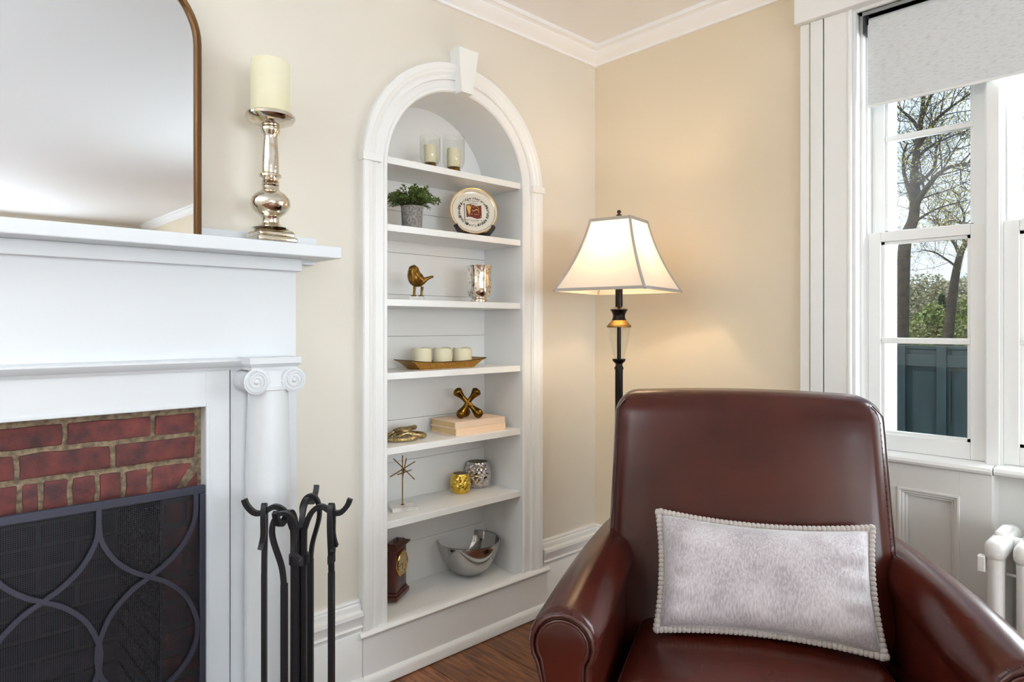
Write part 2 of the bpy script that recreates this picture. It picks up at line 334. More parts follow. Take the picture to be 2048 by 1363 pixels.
# window wall
WY0, WY1, WZ0, WZ1 = -1.15, -3.55, .80, 2.335
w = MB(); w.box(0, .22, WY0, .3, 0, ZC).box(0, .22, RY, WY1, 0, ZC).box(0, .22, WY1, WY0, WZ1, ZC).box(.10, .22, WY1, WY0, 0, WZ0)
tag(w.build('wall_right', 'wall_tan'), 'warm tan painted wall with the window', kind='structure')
tag(MB().box(RX - .1, RX, RY, .3, 0, ZC).build('wall_side', 'wall'), 'cream wall to the left of the viewer', kind='structure')
w = MB(); w.box(RX, -4.15, RY - .15, RY, 0, ZC).box(-1.05, .1, RY - .15, RY, 0, ZC).box(-4.15, -1.05, RY - .15, RY, 0, .75).box(-4.15, -1.05, RY - .15, RY, 2.1, ZC)  # openings added to let the rear fill light in
w.box(-3.15, -3.05, RY - .15, RY, .75, 2.1).box(-2.15, -2.05, RY - .15, RY, .75, 2.1)
tag(w.build('wall_rear', 'wall'), 'cream wall behind the viewer with three windows', kind='structure')

# crown mouldings
cp = [(0, 2.476), (.012, 2.476), (.012, 2.486), (.02, 2.492), (.034, 2.502), (.046, 2.516), (.05, 2.522), (.05, 2.527), (.058, 2.531), (.07, 2.533), (.07, ZC), (0, ZC)]
t = MB().prism(cp, lambda p, q, a: (a if a < -1 else -p, -p, q), RX, 0).build('trim_1', 'ceil', smooth=30); tag(t, 'white crown moulding above the fireplace wall', kind='structure')
t = MB().prism(cp, lambda p, q, a: (-p, a if a < -1 else -p, q), RY, 0).build('trim_2', 'ceil', smooth=30); tag(t, 'white crown moulding above the window wall', kind='structure')
# baseboards: tall plinth, ogee cap
bpz = [(0, .312), (.010, .312), (.013, .306), (.011, .300), (.017, .296), (.020, .286), (.018, .278), (.034, .274), (.036, .262), (.030, .252), (.024, .228), (.030, .222), (.024, .216), (.022, .206), (.026, .20), (.026, .05), (.040, .046), (.046, .034), (.047, .004), (0, .004)]
def baseboard(name, x0, x1, label):
    tag(MB().prism(bpz, lambda p, q, a: ((a, -p, q) if a < -.02 else (-p, -p, q)), x0, x1).build(name, 'white', smooth=35), label, kind='structure')
baseboard('baseboard_left', -1.53, -1.272, 'white baseboard between the fireplace column and the niche')
baseboard('baseboard_back', -.376, 0, 'white baseboard between the niche and the room corner')
tag(MB().prism(bpz, lambda p, q, a: ((-p, a, q) if a < -.02 else (-p, -p, q)), -.975, 0).build('baseboard_right', 'white', smooth=35), 'white baseboard under the tan wall behind the armchair', kind='structure')

# ------------------------------------------------------------------ arched built-in bookcase
NB = .235
nb = thing('arched_bookcase', 'white built-in arched niche bookcase with keystone and six shelves', 'bookcase', (NXC, 0, 0))
# back boards (horizontal, with fine joints)
zb = .2; nbk = 0
while zb < NZS:
    z1 = min(zb + .168, NZS + .02); MB().bbox(NXL, NXR, NB, NB + .02, zb + .0006, z1 - .0006, .0008).build('back_board', 'white', nb); zb = z1
g = MB(); pts = [(NXC + NR * math.cos(PI * i / 32), NZS + .02 + (NR) * math.sin(PI * i / 32)) for i in range(33)]
g.prism(pts, lambda p, q, a: (p, a, q), NB, NB + .02); g.build('arched_back_board', 'white', nb)
MB().box(NXL - .02, NXR + .02, NB + .0205, NB + .03, .165, NZS + NR + .03).build('backing_sheet', 'white', nb)
g = MB().box(NXL - .02, NXL, 0, NB + .02, .176, NZS); g.build('side_panel', 'white', nb)
g = MB().box(NXR, NXR + .02, 0, NB + .02, .176, NZS); g.build('side_panel', 'white', nb)
g = MB(); ai = arc((NXC, NZS), NR, 0, PI, 40); ao = arc((NXC, NZS), NR + .02, 0, PI, 40)
g.loft([[(p[0], 0, p[1]), (p[0], NB + .02, p[1]), (q[0], NB + .02, q[1]), (q[0], 0, q[1])] for p, q in zip(ai, ao)]); g.build('vault', 'white', nb, smooth=40)
SH = [1.855, 1.614, 1.346, 1.081, .813, .549]
for z in SH: MB().bbox(NXL + .001, NXR - .001, .0, NB, z - .025, z, .0015).build('shelf', 'white', nb)
# bottom ledge with bullnose, fascia and shoe
lp = [(NB, .176), (-.012, .176), (-.02, .178), (-.034, .181), (-.04, .19), (-.036, .199), (-.028, .203), (NB, .203)]
MB().prism(lp[0:2] + lp[-1:], lambda p, q, a: (a, p, q), NXL, NXR).build('bottom_shelf', 'white', nb)
MB().prism([(-.0, .176)] + lp[2:-1] + [(0, .203)], lambda p, q, a: (a, p, q), -1.285, -.352).build('ledge', 'white', nb, smooth=40)
MB().box(-1.27, -.36, -.027, -.001, .046, .1765).build('fascia', 'white', nb)
MB().prism([(-.001, .004), (-.042, .004), (-.042, .03), (-.037, .042), (-.03, .048), (-.001, .048)], lambda p, q, a: (a, p, q), -1.27, -.36).build('shoe_moulding', 'white', nb, smooth=40)
# casing profile, d = distance from the outer edge, t = proud of wall
CW = .107
prof = [(0, 0), (0, .026), (.004, .031), (.022, .031), (.027, .028), (.036, .027), (.046, .020), (.052, .024), (.062, .024), (.064, .014), (.088, .013), (.092, .018), (.102, .018), (.107, .012), (.107, 0)]
for sx, x in ((1, NXL - CW), (-1, NXR + CW)):
    MB().prism(prof, lambda p, q, a: (x + sx * p, -q, a), .203, NZS).build('pilaster', 'white', nb, smooth=25)
g = MB(); rings = []
for i in range(49):
    a = PI * i / 48; rings.append([(NXC + (NR + CW - p) * math.cos(a), -q, NZS + (NR + CW - p) * math.sin(a)) for p, q in prof])
g.loft(rings); g.build('arch_moulding', 'white', nb, smooth=25)
for x0, x1 in ((NXL - CW - .004, NXL - .035), (NXR + CW - .068, NXR + CW + .006)):
    MB().bbox(x0, x1, -.036, -.001, NZS + .004, NZS + .032, .002).build('impost_block', 'white', nb)
kz0, kz1 = NZS + NR - .005, NZS + NR + .16
g = MB(); g.loft([[(NXC - .028, -.001, kz0), (NXC + .028, -.001, kz0), (NXC + .028, -.052, kz0), (NXC - .028, -.052, kz0)], [(NXC - .048, -.001, kz1), (NXC + .048, -.001, kz1), (NXC + .048, -.060, kz1), (NXC - .048, -.060, kz1)]]); g.build('keystone', 'white', nb)

# ------------------------------------------------------------------ fireplace
fp = thing('fireplace', 'white painted fireplace mantel with column and red brick surround', 'fireplace', (-2.26, 0, 0))
FXC = -2.26
MB().bbox(-3.085, -1.436, -.182, -.001, 1.456, 1.492, .003).build('mantel_shelf', 'mantel', fp)
MB().bbox(-3.085, -1.436, -.020, -.001, 1.492, 1.534, .002).build('backboard', 'mantel', fp)
MB().bbox(-3.00, -1.52, -.088, -.001, 1.418, 1.456, .002).build('bed_moulding', 'mantel', fp)
MB().box(-1.52, -1.455, -.05, -.001, 1.444, 1.456).build('shelf_cleat', 'mantel', fp)
MB().box(-2.995, -1.528, -.062, -.001, 1.12, 1.418).build('frieze', 'mantel', fp)
ar = [(.0, 1.122), (.075, 1.122), (.080, 1.13), (.092, 1.136), (.1, 1.148), (.1, 1.153), (.09, 1.158), (.0, 1.158)]
MB().prism(ar, lambda p, q, a: (a, -p, q), -2.81, -1.70).build('architrave', 'mantel', fp, smooth=30)
BX1 = -1.800
MB().box(2 * FXC - BX1, BX1, -.0715, -.001, 1.022, 1.122).build('header_board', 'mantel', fp)
MB().bbox(BX1, BX1 + .066, -.072, -.001, 0, 1.122, .001).build('jamb_board', 'mantel', fp)
MB().bbox(2 * FXC - BX1 - .066, 2 * FXC - BX1, -.072, -.001, 0, 1.122, .001).build('jamb_board', 'mantel', fp)
MB().bbox(BX1 + .001, BX1 + .010, -.0745, -.0715, 0, 1.032, .001).build('inner_bead', 'mantel', fp)
MB().bbox(2 * FXC - BX1, BX1, -.0745, -.0715, 1.023, 1.032, .001).build('inner_bead', 'mantel', fp)
for sx in (1, -1):
    xb = lambda v: v if sx > 0 else 2 * FXC - v
    a, b = sorted((xb(-1.729), xb(-1.528))); MB().box(a, b, -.066, -.001, 0, 1.122).build('pilaster_board', 'mantel', fp)
    if sx < 0: continue
    cxx, cyy = -1.634, -.104
    col = MB().lathe([(.066, .19), (.0665, .5), (.064, .8), (.060, .95), (.0565, 1.05), (.0565, 1.062), (.060, 1.064), (.060, 1.072), (.054, 1.074), (.052, 1.115)], (cxx, cyy, 0), 40).build('column_shaft', 'mantel', fp, smooth=30)
    bs = MB().bbox(cxx - .085, cxx + .085, cyy - .085, cyy + .04, .0, .135, .003); bs.lathe([(.083, .135), (.086, .145), (.083, .158), (.076, .163), (.070, .172), (.067, .19)], (cxx, cyy, 0), 40); bs.build('column_base', 'mantel', fp, smooth=30)
    ab = [(-.001, 1.122), (.150, 1.122), (.151, 1.130), (.158, 1.138), (.162, 1.142), (.162, 1.158), (-.001, 1.158)]
    cap = MB(); e = .012
    cap.loft([[(x, -.06, z) if k == 0 else (x, -y0, z) for k, (x, y0, z) in enumerate(q)] for q in (
        [(-1.702, 0, 1.122), (-1.566, 0, 1.122), (-1.566, .152, 1.122), (-1.702, .152, 1.122)],
        [(-1.703, 0, 1.130), (-1.565, 0, 1.130), (-1.565, .153, 1.130), (-1.703, .153, 1.130)],
        [(-1.711, 0, 1.141), (-1.557, 0, 1.141), (-1.557, .162, 1.141), (-1.711, .162, 1.141)],
        [(-1.711, 0, 1.158), (-1.557, 0, 1.158), (-1.557, .162, 1.158), (-1.711, .162, 1.158)])])
    cap.box(-1.69, -1.578, -.150, -.06, 1.100, 1.124)
    co_ = cap.build('capital', 'mantel', fp, smooth=25)
    for vx in (-1.690, -1.578):
        v = MB(); fn = lambda r, d, n=28: [(vx + r * math.cos(2 * PI * j / n), -.155 - d, 1.090 + r * math.sin(2 * PI * j / n)) for j in range(n)]
        v.loft([fn(.033, -.09), fn(.028, -.05), fn(.032, -.01), fn(.0365, -.006), fn(.0365, .002), fn(.031, .004), fn(.026, .001), fn(.023, .001), fn(.020, .003), fn(.008, .002), fn(.006, .007), fn(.002, .009)])
        sp = [(vx + (.033 - .022 * i / 40) * math.cos(PI / 2 + i * .32), -.158, 1.090 + (.033 - .022 * i / 40) * math.sin(PI / 2 + i * .32)) for i in range(41)]
        v.tube(sp, [.0032 - .0012 * i / 40 for i in range(41)], 6)
        v.build('volute', 'mantel', co_, smooth=50)
    MB().tube([(-1.66, -.148, 1.088), (-1.608, -.148, 1.088)], .008, 12).build('egg_moulding', 'mantel', co_, smooth=40)
# brick face
BY = -.038
mo = MB(); mo.box(2 * FXC - BX1, BX1 + .002, BY + .006, -.001, .782, 1.022)
mo.build('mortar_bed', 'mortar', fp)
MB().box(FX1, BX1 + .002, BY + .006, -.001, 0, .782).build('jamb_mortar', 'sootmortar', fp)
MB().box(2 * FXC - BX1, FX0, BY + .006, -.001, 0, .782).build('jamb_mortar', 'sootmortar', fp)
def brick(x0, x1, z0, z1, mt='brick', name='brick', y=BY, parent=fp, skew=None):
    g = MB(); j = lambda: rnd.uniform(-.0022, .0022)
    def fn(q):
        p = Vector(((x0 + x1) / 2, y + .012, (z0 + z1) / 2)) + q
        if skew: p.x += skew(p)
        n = mnoise.noise_vector(p * 26) * .0032; return p + n
    g.rbox((0, 0, 0), ((x1 - x0) / 2, .012, (z1 - z0) / 2), .004, 4, 1, fn); return g.build(name, mt, parent, smooth=35)
rows = [(.950, 1.003), (.877, .936)]
xr = BX1 - .012
offs = [[-1.812, -1.927, -2.128, -2.333, -2.54, -2.72], [-1.812, -2.023, -2.227, -2.43, -2.635, -2.72]]
for (z0, z1), of in zip(rows, offs):
    for a, b in zip(of, of[1:]): brick(b + .006, a - .006, z0, z1)
sx = [PY(px, 980, BY).x for px in (405, 300, 247, 195, 140, 82, 40, -12)]
for k in range(24): sx.append(sx[-1] - .068)
for i, (a, b) in enumerate(zip(sx, sx[1:])):
    if b < -2.71: break
    if i == 0:
        brick(b + .006, a - .030, .784, .862, skew=lambda p: 0 if p.x < (a + b) / 2 - .01 else (p.z - .862) * .55)
        MB().prism([(a - .052, .784), (a - .014, .784), (a - .014, .835)], lambda p, q, t_: (p, t_, q), BY + .001, BY + .02).build('brick', 'brick', fp)
    else: brick(b + .006, a - .006, .784, .862)
# jamb bricks down the side of the firebox
z = .765; k = 0
while z > .02:
    z0 = max(.01, z - .064)
    if k % 2: brick(FX1 + .003, BX1 - .01, z0, z - .010, 'sootbrick')
    else: brick(FX1 + .003, FX1 + .05, z0, z - .010, 'sootbrick'); brick(FX1 + .060, BX1 - .01, z0, z - .010, 'sootbrick')
    z -= .071; k += 1
# firebox interior
fb = MB(); fb.box(FX0 - .02, FX0, .0, .5, 0, .80).box(FX1, FX1 + .02, .0, .5, 0, .80).box(FX0, FX1, .44, .5, 0, .80).box(FX0, FX1, 0, .5, .784, .80)
fb.build('firebox_lining', 'sootmortar', fp)
z = .03; k = 0
while z < .72:
    for j in range(2 + k % 2):
        y0 = .012 + (j * .212 - (.106 if k % 2 else 0)); y1 = y0 + .2; y0 = max(.01, y0); y1 = min(.43, y1)
        if y1 - y0 > .03: MB().bbox(FX1 - .008, FX1 + .001, y0, y1, z, z + .058, .003).build('fire_brick', 'soot', fp)
    for j in range(4):
        x1 = FX1 - .012 - j * .212 + (.1 if k % 2 else 0); x0 = x1 - .2; x1 = min(x1, FX1 - .01); x0 = max(x0, FX0 + .01)
        if x1 - x0 > .03: MB().bbox(x0, x1, .432, .441, z, z + .058, .003).build('fire_brick', 'soot', fp)
    z += .069; k += 1
hs_ = MB()
MB().bbox(-3.1, -1.42, -.50, .001, .0005, .0125, .002).build('hearth_slab', 'hearth', fp)
# ash grate with logs, only glimpsed through the screen
gr = thing('fire_grate', 'dark iron fire grate holding logs behind the mesh screen', 'grate', (-2.26, .2, .0125))
for k in range(6):
    x = -2.44 + k * .07; MB().bar(spline([(x, .06, .20), (x, .08, .10), (x, .2, .08), (x, .33, .12)], 5), .014, .014, (1, 0, 0)).build('grate_bar', 'iron', gr)
for x in (-2.44, -2.09): MB().box(x - .008, x + .008, .1, .3, .0125, .085).build('grate_leg', 'iron', gr)
M['log'] = mat('charred bark log', srgb(92, 72, 62), .95, var=20, col2=srgb(48, 40, 38), bump=(50, .8, .01))
for y, z, l, n_ in ((.15, .15, .24, 'front'), (.24, .155, .22, 'rear')):
    lg = MB().tube([(-2.27 - l, y, z), (-2.27, y + .01, z + .01), (-2.27 + l, y - .01, z)], [.045, .05, .043], 12).build('log', 'log', smooth=50); tag(lg, 'charred log lying at the %s of the fire grate' % n_, 'log', 'logs on the fire grate')

# ------------------------------------------------------------------ fire screen
SY = -.112
sc = thing('fire_screen', 'dark metal fireplace screen with curved quatrefoil bars over wire mesh', 'fire screen', (FXC, SY, .0125))
SX1 = PY(410, 970, SY).x; SX0 = PY(391.5, 1030, SY - .004).x * 2 - SX1 - 4 * (PY(391.5, 1030, SY - .004).x - PY(197, 1060, SY - .004).x); ZT = .812; SW = .026
MB().bbox(SX0, SX1, SY - .008, SY + .008, ZT - .022, ZT, .002).build('top_rail', 'screen', sc)
MB().bbox(SX0, SX1, SY - .008, SY + .008, .03, .052, .002).build('bottom_rail', 'screen', sc)
for x0 in (SX0, SX1 - .016): MB().bbox(x0, x0 + .016, SY - .008, SY + .008, .0125, ZT - .022, .002).build('side_rail', 'screen', sc)
for x0 in (SX0 + .02, SX1 - .05): MB().bbox(x0, x0 + .02, SY - .05, SY + .04, .0125, .03, .002).build('foot', 'screen', sc)
wm = MB(); pitch = .0046; rw = .0007; y = SY + .010
k = 0
while SX0 + .01 + k * pitch < SX1 - .01:
    x = SX0 + .01 + k * pitch; wm.add([(x - rw, y, .04), (x + rw, y, .04), (x + rw, y, ZT - .01), (x - rw, y, ZT - .01), (x, y + .001, .04), (x, y + .001, ZT - .01)], [(0, 1, 2, 3), (1, 4, 5, 2), (4, 0, 3, 5)]); k += 1
k = 0
while .04 + k * pitch < ZT - .01:
    z = .04 + k * pitch; wm.add([(SX0 + .01, y, z - rw), (SX1 - .01, y, z - rw), (SX1 - .01, y, z + rw), (SX0 + .01, y, z + rw), (SX0 + .01, y + .001, z), (SX1 - .01, y + .001, z)], [(0, 1, 2, 3), (1, 4, 5, 2), (4, 0, 3, 5)]); k += 1
wm.build('wire_mesh', 'wire', sc, kind='stuff', normals=False)
# curved bars traced on the screen plane, then mirrored about the screen's middle
def sp2(pts): return [PY(px, py, SY - .004) for px, py in pts]
XS, XE = PY(197, 1060, SY - .004).x, PY(391.5, 1030, SY - .004).x; PER = XE - XS
cr = spline(sp2([(197.5, 1050), (199, 1068), (208, 1092), (232, 1122), (265, 1142), (296, 1152), (335, 1164), (370, 1190), (391, 1230), (394, 1262), (385, 1300), (360, 1340), (320, 1380), (294, 1402)]), 8)
zn = cr[-1].z; xm = XS + PER / 2
cr2 = [Vector((p.x - XS, p.y, p.z)) for p in cr]
low = [Vector((p.x, p.y, 2 * zn - p.z)) for p in cr2[::-1]][1:]           # the pattern repeats mirrored below the lower crossing
for k in range(-4, 2):
    xk = XS + k * PER
    if SX0 < xk < SX1 - .02: MB().bar([Vector((xk, SY - .004, ZT - .012)), Vector((xk, SY - .004, cr[0].z - .01))], .0115, .009, (0, 1, 0)).build('scroll_stem', 'screen', sc)
    for sg in (1, -1):
        P3 = [Vector((xk + sg * p.x, p.y, p.z)) for p in cr2 + low]; P3 = [p for p in P3 if p.z > .045]
        if min(p.x for p in P3) < SX0 - .004 or max(p.x for p in P3) > SX1 + .004: continue
        MB().bar(P3, .0115, .0085 if sg > 0 else .0078, (0, 1, 0)).build('scroll_bar', 'screen', sc, smooth=35)

# ------------------------------------------------------------------ fireplace tools
TO = PD(598, 1000, 1.763); TO.z = 0
def tcam(r, d): return RT * r - FW * d          # r to the right, d towards the viewer
ts = thing('fireplace_tool_stand', 'black wrought iron tool stand with four curled hooks beside the column', 'tool stand', (TO.x, TO.y, .0))
MB().lathe([(.0, .0), (.105, .0), (.105, .008), (.095, .014), (.03, .02), (.0, .02)], TO + UP * .0127, 32).build('base', 'iron', ts, smooth=40)
HZ = .772
dirs = {'left': tcam(-1, .12), 'right': tcam(1, .1), 'front': tcam(-.10, .99), 'rear': tcam(.04, -.99)}
for k, d in dirs.items():
    d.normalize(); o = TO + d * .014
    path = [o + UP * .028, o + UP * .35, o + UP * (HZ - .10), o + d * .004 + UP * (HZ - .055), o + d * .022 + UP * (HZ - .015), o + d * .048 + UP * HZ, o + d * .078 + UP * (HZ - .014), o + d * .100 + UP * (HZ - .014), o + d * .118 + UP * (HZ + .004), o + d * .126 + UP * (HZ + .022)]
    MB().bar(spline(path, 6),   .0135, .0125, RT if k in ('front', 'rear') else FW).build('hook_arm', 'iron', ts, smooth=40)
MB().lathe([(.0, .62), (.026, .62), (.026, .645), (.0, .645)], TO, 16).build('collar', 'iron', ts)
def tool(name, label, k, wide, loop_w, extra):
    d = dirs[k]; o = TO + d * .089; side = Vector((-d.y, d.x, 0)); zt = HZ - .004
    t_ = thing(name, label, 'fire tool', (o.x, o.y, .03), group='fireplace tools on the stand')
    # crook handle: rises, loops over the hook across the arm, comes down and flicks out
    hp = [o + UP * .58, o + side * -loop_w * .2 + UP * .64, o + side * -loop_w + UP * (zt - .055), o + side * -loop_w * .95 + UP * (zt - .015), o + side * -loop_w * .35 + UP * (zt + .008), o + side * loop_w * .5 + UP * (zt + .004), o + side * loop_w + UP * (zt - .025), o + side * loop_w * .85 + UP * (zt - .065), o + side * loop_w * .9 + d * .004 + UP * (zt - .09), o + side * loop_w * 1.5 + d * .006 + UP * (zt - .104)]
    MB().bar(spline(hp, 6), .0105, .0135, d).build('handle', 'iron', t_, smooth=40)
    MB().bar([o + UP * .2, o + UP * .4, o + UP * .6], wide, .013, d).build('shaft', 'iron', t_)
    extra(t_, o, d, side)
def x_poker(t_, o, d, side): MB().bar(spline([o + UP * .22, o + UP * .10, o + UP * .05, o + side * .03 + UP * .06], 5), .010, .010, d).build('tip', 'iron', t_)
def x_shovel(t_, o, d, side): MB().bar(spline([o + UP * .22, o + UP * .16, o + d * .006 + UP * .035], 5), .085, .004, d).build('blade', 'iron', t_)
def x_brush(t_, o, d, side): MB().lathe([(.0, .035), (.030, .035), (.024, .12), (.016, .15), (.012, .22), (.0, .22)], (o.x, o.y, 0), 16).build('bristles', 'thread', t_)
def x_tongs(t_, o, d, side):
    MB().bar([o + side * .012 + UP * .04, o + side * .006 + UP * .3, o + side * .002 + UP * .66], .008, .010, d).build('tong_arm', 'iron', t_)
    MB().bar([o - side * .012 + UP * .04, o - side * .006 + UP * .22], .008, .010, d).build('tong_arm', 'iron', t_)
    p = o + UP * .635; MB().bar([p - side * .013, p + side * .013], .012, .022, UP).build('ring', 'iron', t_)
    p = o + UP * .655; MB().bar(spline([p, p + d * .01 + UP * .01 - side * .012, p + d * .012 + UP * .004 - side * .022], 4), .012, .006, UP).build('catch', 'iron', t_)
tool('fire_poker', 'black iron poker with crook handle on the left hook', 'left', .0145, .010, x_poker)
tool('hearth_shovel', 'black iron shovel with wide loop handle on the hook nearest the viewer', 'front', .0145, .03, x_shovel)
tool('hearth_brush', 'black handled brush on the rear hook of the tool stand', 'rear', .0145, .024, x_brush)
tool('fire_tongs', 'black iron tongs with clip ring on the right hook', 'right', .019, .010, x_tongs)

# ------------------------------------------------------------------ mirror over the mantel
mx1 = PY(403, 460, -.045).x; mr_ = .193; mz0, mz1 = 1.492, PY(403, 92, -.045).z + .193; mx0 = -2.30 - (mx1 + 2.30)
mi_ = thing('mirror', 'large arched mirror with slim bronze frame standing on the mantel', 'mirror', ((mx0 + mx1) / 2, -.04, mz0))
def mpath(ins):
    c1 = (mx1 - mr_, mz1 - mr_); 
    P_ = [(mx1 - ins, mz0 + ins), (mx1 - ins, mz1 - mr_)] + [(mx1 - mr_ + (mr_ - ins) * math.cos(a), mz1 - mr_ + (mr_ - ins) * math.sin(a)) for a in [PI / 2 * i / 14 for i in range(1, 15)]]
    Q_ = [(mx0 + mx1 - x, z) for x, z in P_[::-1]]
    return P_ + Q_
fr = mpath(.009); rings = []
k = len(fr)
g = MB(); P_ = [Vector((x, -.034, z)) for x, z in fr]
for i, p in enumerate(P_):
    tt = (P_[(i + 1) % k] - P_[i - 1]).normalized(); nn = Vector((0, -1, 0)); s_ = tt.cross(nn)
    if i in (0, k - 1): s_ = Vector((1 if i == 0 else -1, 0, -1))
    rings.append([p + s_ * a + nn * b for a, b in ((-.009, -.006), (.009, -.006), (.009, .012), (.003, .018), (-.004, .016), (-.009, .006))])
g.loft(rings, loop=True); g.build('frame', 'bronze_frame', mi_, smooth=35)
gp = mpath(.012); MB().prism(gp, lambda p, q, a: (p, a, q), -.036, -.030).build('mirror_glass', 'mirror', mi_)

# ------------------------------------------------------------------ candlestick and candle on the mantel
def pillar(name, label, c, r, h, group=None, dip=.006, wick=True):
    t_ = thing(name, label, 'candle', c, group=group)
    g = MB(); n = 32; prof_ = [(r * .98, 0), (r, .003), (r, h * .5), (r * .995, h - .006), (r * .93, h - .001), (r * .8, h - .003), (r * .4, h - dip), (r * .05, h - dip)]
    rings = [[Vector((q * math.cos(2 * PI * j / n), q * math.sin(2 * PI * j / n), z + (.003 * math.sin(2 * PI * j / n * 2 + 1) + .002 * math.sin(6 * PI * j / n) if z > h * .7 else 0))) for j in range(n)] for q, z in prof_]
    g.loft(rings); g.build('wax', 'candle', t_, smooth=50, world=False)
    if wick: MB().tube([(0, 0, h - dip - .002), (.001, 0, h - .001)], .0012, 6).build('wick', 'wick', t_, world=False)
    return t_
csx = PY(541, 478, -.118)
cs = thing('candlestick', 'tall mercury glass candlestick with square foot on the mantel shelf', 'candlestick', (csx.x, -.118, 1.492), rz=.0)
CSD = (Vector((csx.x, -.118, 1.49)) - CAM).dot(FW)
def cz(py): return HC + (YH - py) * CSD / F - 1.492
def cw(px): return px * CSD / F
g = MB()
for hw, za, zb in ((.058, 0, .016), (.0525, .016, .030)): g.rbox((0, 0, (za + zb) / 2), (hw, hw, (zb - za) / 2), .005, 3, 2)
g.loft([[(hw * a, hw * b, z) for a, b in ((1, 1), (-1, 1), (-1, -1), (1, -1))] for hw, z in ((.050, .030), (.046, .034), (.034, .042), (.030, .046))])
g.build('foot', 'merc', cs, smooth=35, world=False)
z0, zt = .044, cz(249)
Hh = zt - z0
KR = CSD / F
pr_ = [(36, 0), (24, .02), (17, .05), (16.5, .09), (20, .115), (22, .125), (30, .15), (36, .19), (38.5, .23), (37, .28), (30, .325), (20, .355), (17, .37), (16, .40), (18, .415), (16, .43), (17.5, .445), (15, .46), (16, .48), (21, .495), (21, .515), (16, .53), (16.5, .56), (15.5, .72), (13, .87), (14, .90), (18, .93), (19, .96), (16, .985), (22, 1.0)]
g = MB().lathe([(r * KR, z0 + t_ * Hh) for r, t_ in pr_], (0, 0, 0), 36); g.build('stem', 'merc', cs, smooth=40, world=False)
zd = cz(222)
g = MB().lathe([(.028, zt - .006), (.046, zt), (.063, zt + .008), (.0705, zt + .018), (.0695, zt + .026), (.063, zt + .031), (.057, zt + .030), (.053, zt + .024), (.0, zt + .023)], (0, 0, 0), 40); g.build('drip_pan', 'merc', cs, smooth=40, world=False)
ch = HC + (YH - 109) * (CSD - .05) / F - 1.492 - (zt + .023)
pillar('pillar_candle', 'tall ivory pillar candle on the mercury glass candlestick', (csx.x, -.118, 1.492 + zt + .023), cw(37.5), ch)

# ------------------------------------------------------------------ things on the niche shelves
# top shelf: two glass hurricanes
def hurricane(px0, px1, py_top, y, label, zs):
    c = PY((px0 + px1) / 2, py_top, y); d = (c - CAM).dot(FW); R_ = (px1 - px0) / 2 * d / F; zt_ = c.z - zs
    t_ = thing('hurricane_holder', label, 'candle holder', (c.x, y, zs), group='hurricane candle holders on the top shelf')
    MB().lathe([(R_ * .62, 0), (R_ * .66, .002), (R_ * .6, .012), (R_ * .55, .017), (0.0, .017)], (0, 0, 0), 32).build('base', 'brass', t_, smooth=40, world=False)
    MB().lathe([(.002, .0175), (R_ * .6, .0178), (R_ * .8, .022), (R_ * .95, .036), (R_, .055), (R_, zt_ * .6), (R_ * .985, zt_ - .004), (R_ * 1.01, zt_), (R_ * .97, zt_), (R_ * .955, zt_ - .006), (R_ * .96, .055), (R_ * .9, .038), (R_ * .76, .026), (R_ * .5, .022), (.002, .0215)], (0, 0, 0), 40).build('glass', 'seeded', t_, smooth=60, world=False)
    return c.x, R_
x, R_ = hurricane(839.5, 881, 274, .055, 'clear glass hurricane with brass foot, left of the pair on top shelf', SH[0])
pillar('pillar_candle', 'ivory candle inside the left glass hurricane on the top shelf', (x, .055, SH[0] + .0225), R_ * .6, .068, 'candles in the hurricanes')
x, R_ = hurricane(885.5, 929.5, 274, .048, 'clear glass hurricane, right of the pair on top shelf', SH[0])
pillar('pillar_candle', 'ivory candle inside the right glass hurricane on the top shelf', (x, .048, SH[0] + .0225), R_ * .62, .073, 'candles in the hurricanes')

# potted plant
pc = PY(824, 450, .055); pc.z = SH[1]; pdp = (pc - CAM).dot(FW); pr0 = 21.5 * pdp / F; ph = (450 - 413 + 8) * pdp / F
pp = thing('potted_plant', 'bushy green artificial plant in a grey speckled pot', 'plant', pc)
MB().lathe([(0, 0), (pr0 * .9, 0), (pr0 * .93, .003), (pr0 * 1.02, ph), (pr0 * .94, ph), (pr0 * .9, ph - .012), (0, ph - .012)], (0, 0, 0), 32).build('pot', 'pot', pp, smooth=40, world=False)
MB().lathe([(0, ph - .0118), (pr0 * .9, ph - .0118), (pr0 * .6, ph + .004), (0, ph + .010)], (0, 0, 0), 16).build('moss', 'soil', pp, smooth=60, world=False)
st = MB(); lf = MB()
def leaf(mb, p, d, n, l, w_):
    d = d.normalized(); s_ = d.cross(n)
    if s_.length < 1e-4: s_ = d.orthogonal()
    s_.normalize(); u = s_.cross(d)
    mb.add([p, p + d * l * .45 + s_ * w_ + u * l * .1, p + d * l, p + d * l * .45 - s_ * w_ + u * l * .1, p + d * l * .5 - u * l * .02], [(0, 1, 4), (1, 2, 4), (2, 3, 4), (3, 0, 4)])
lr = random.Random(3)
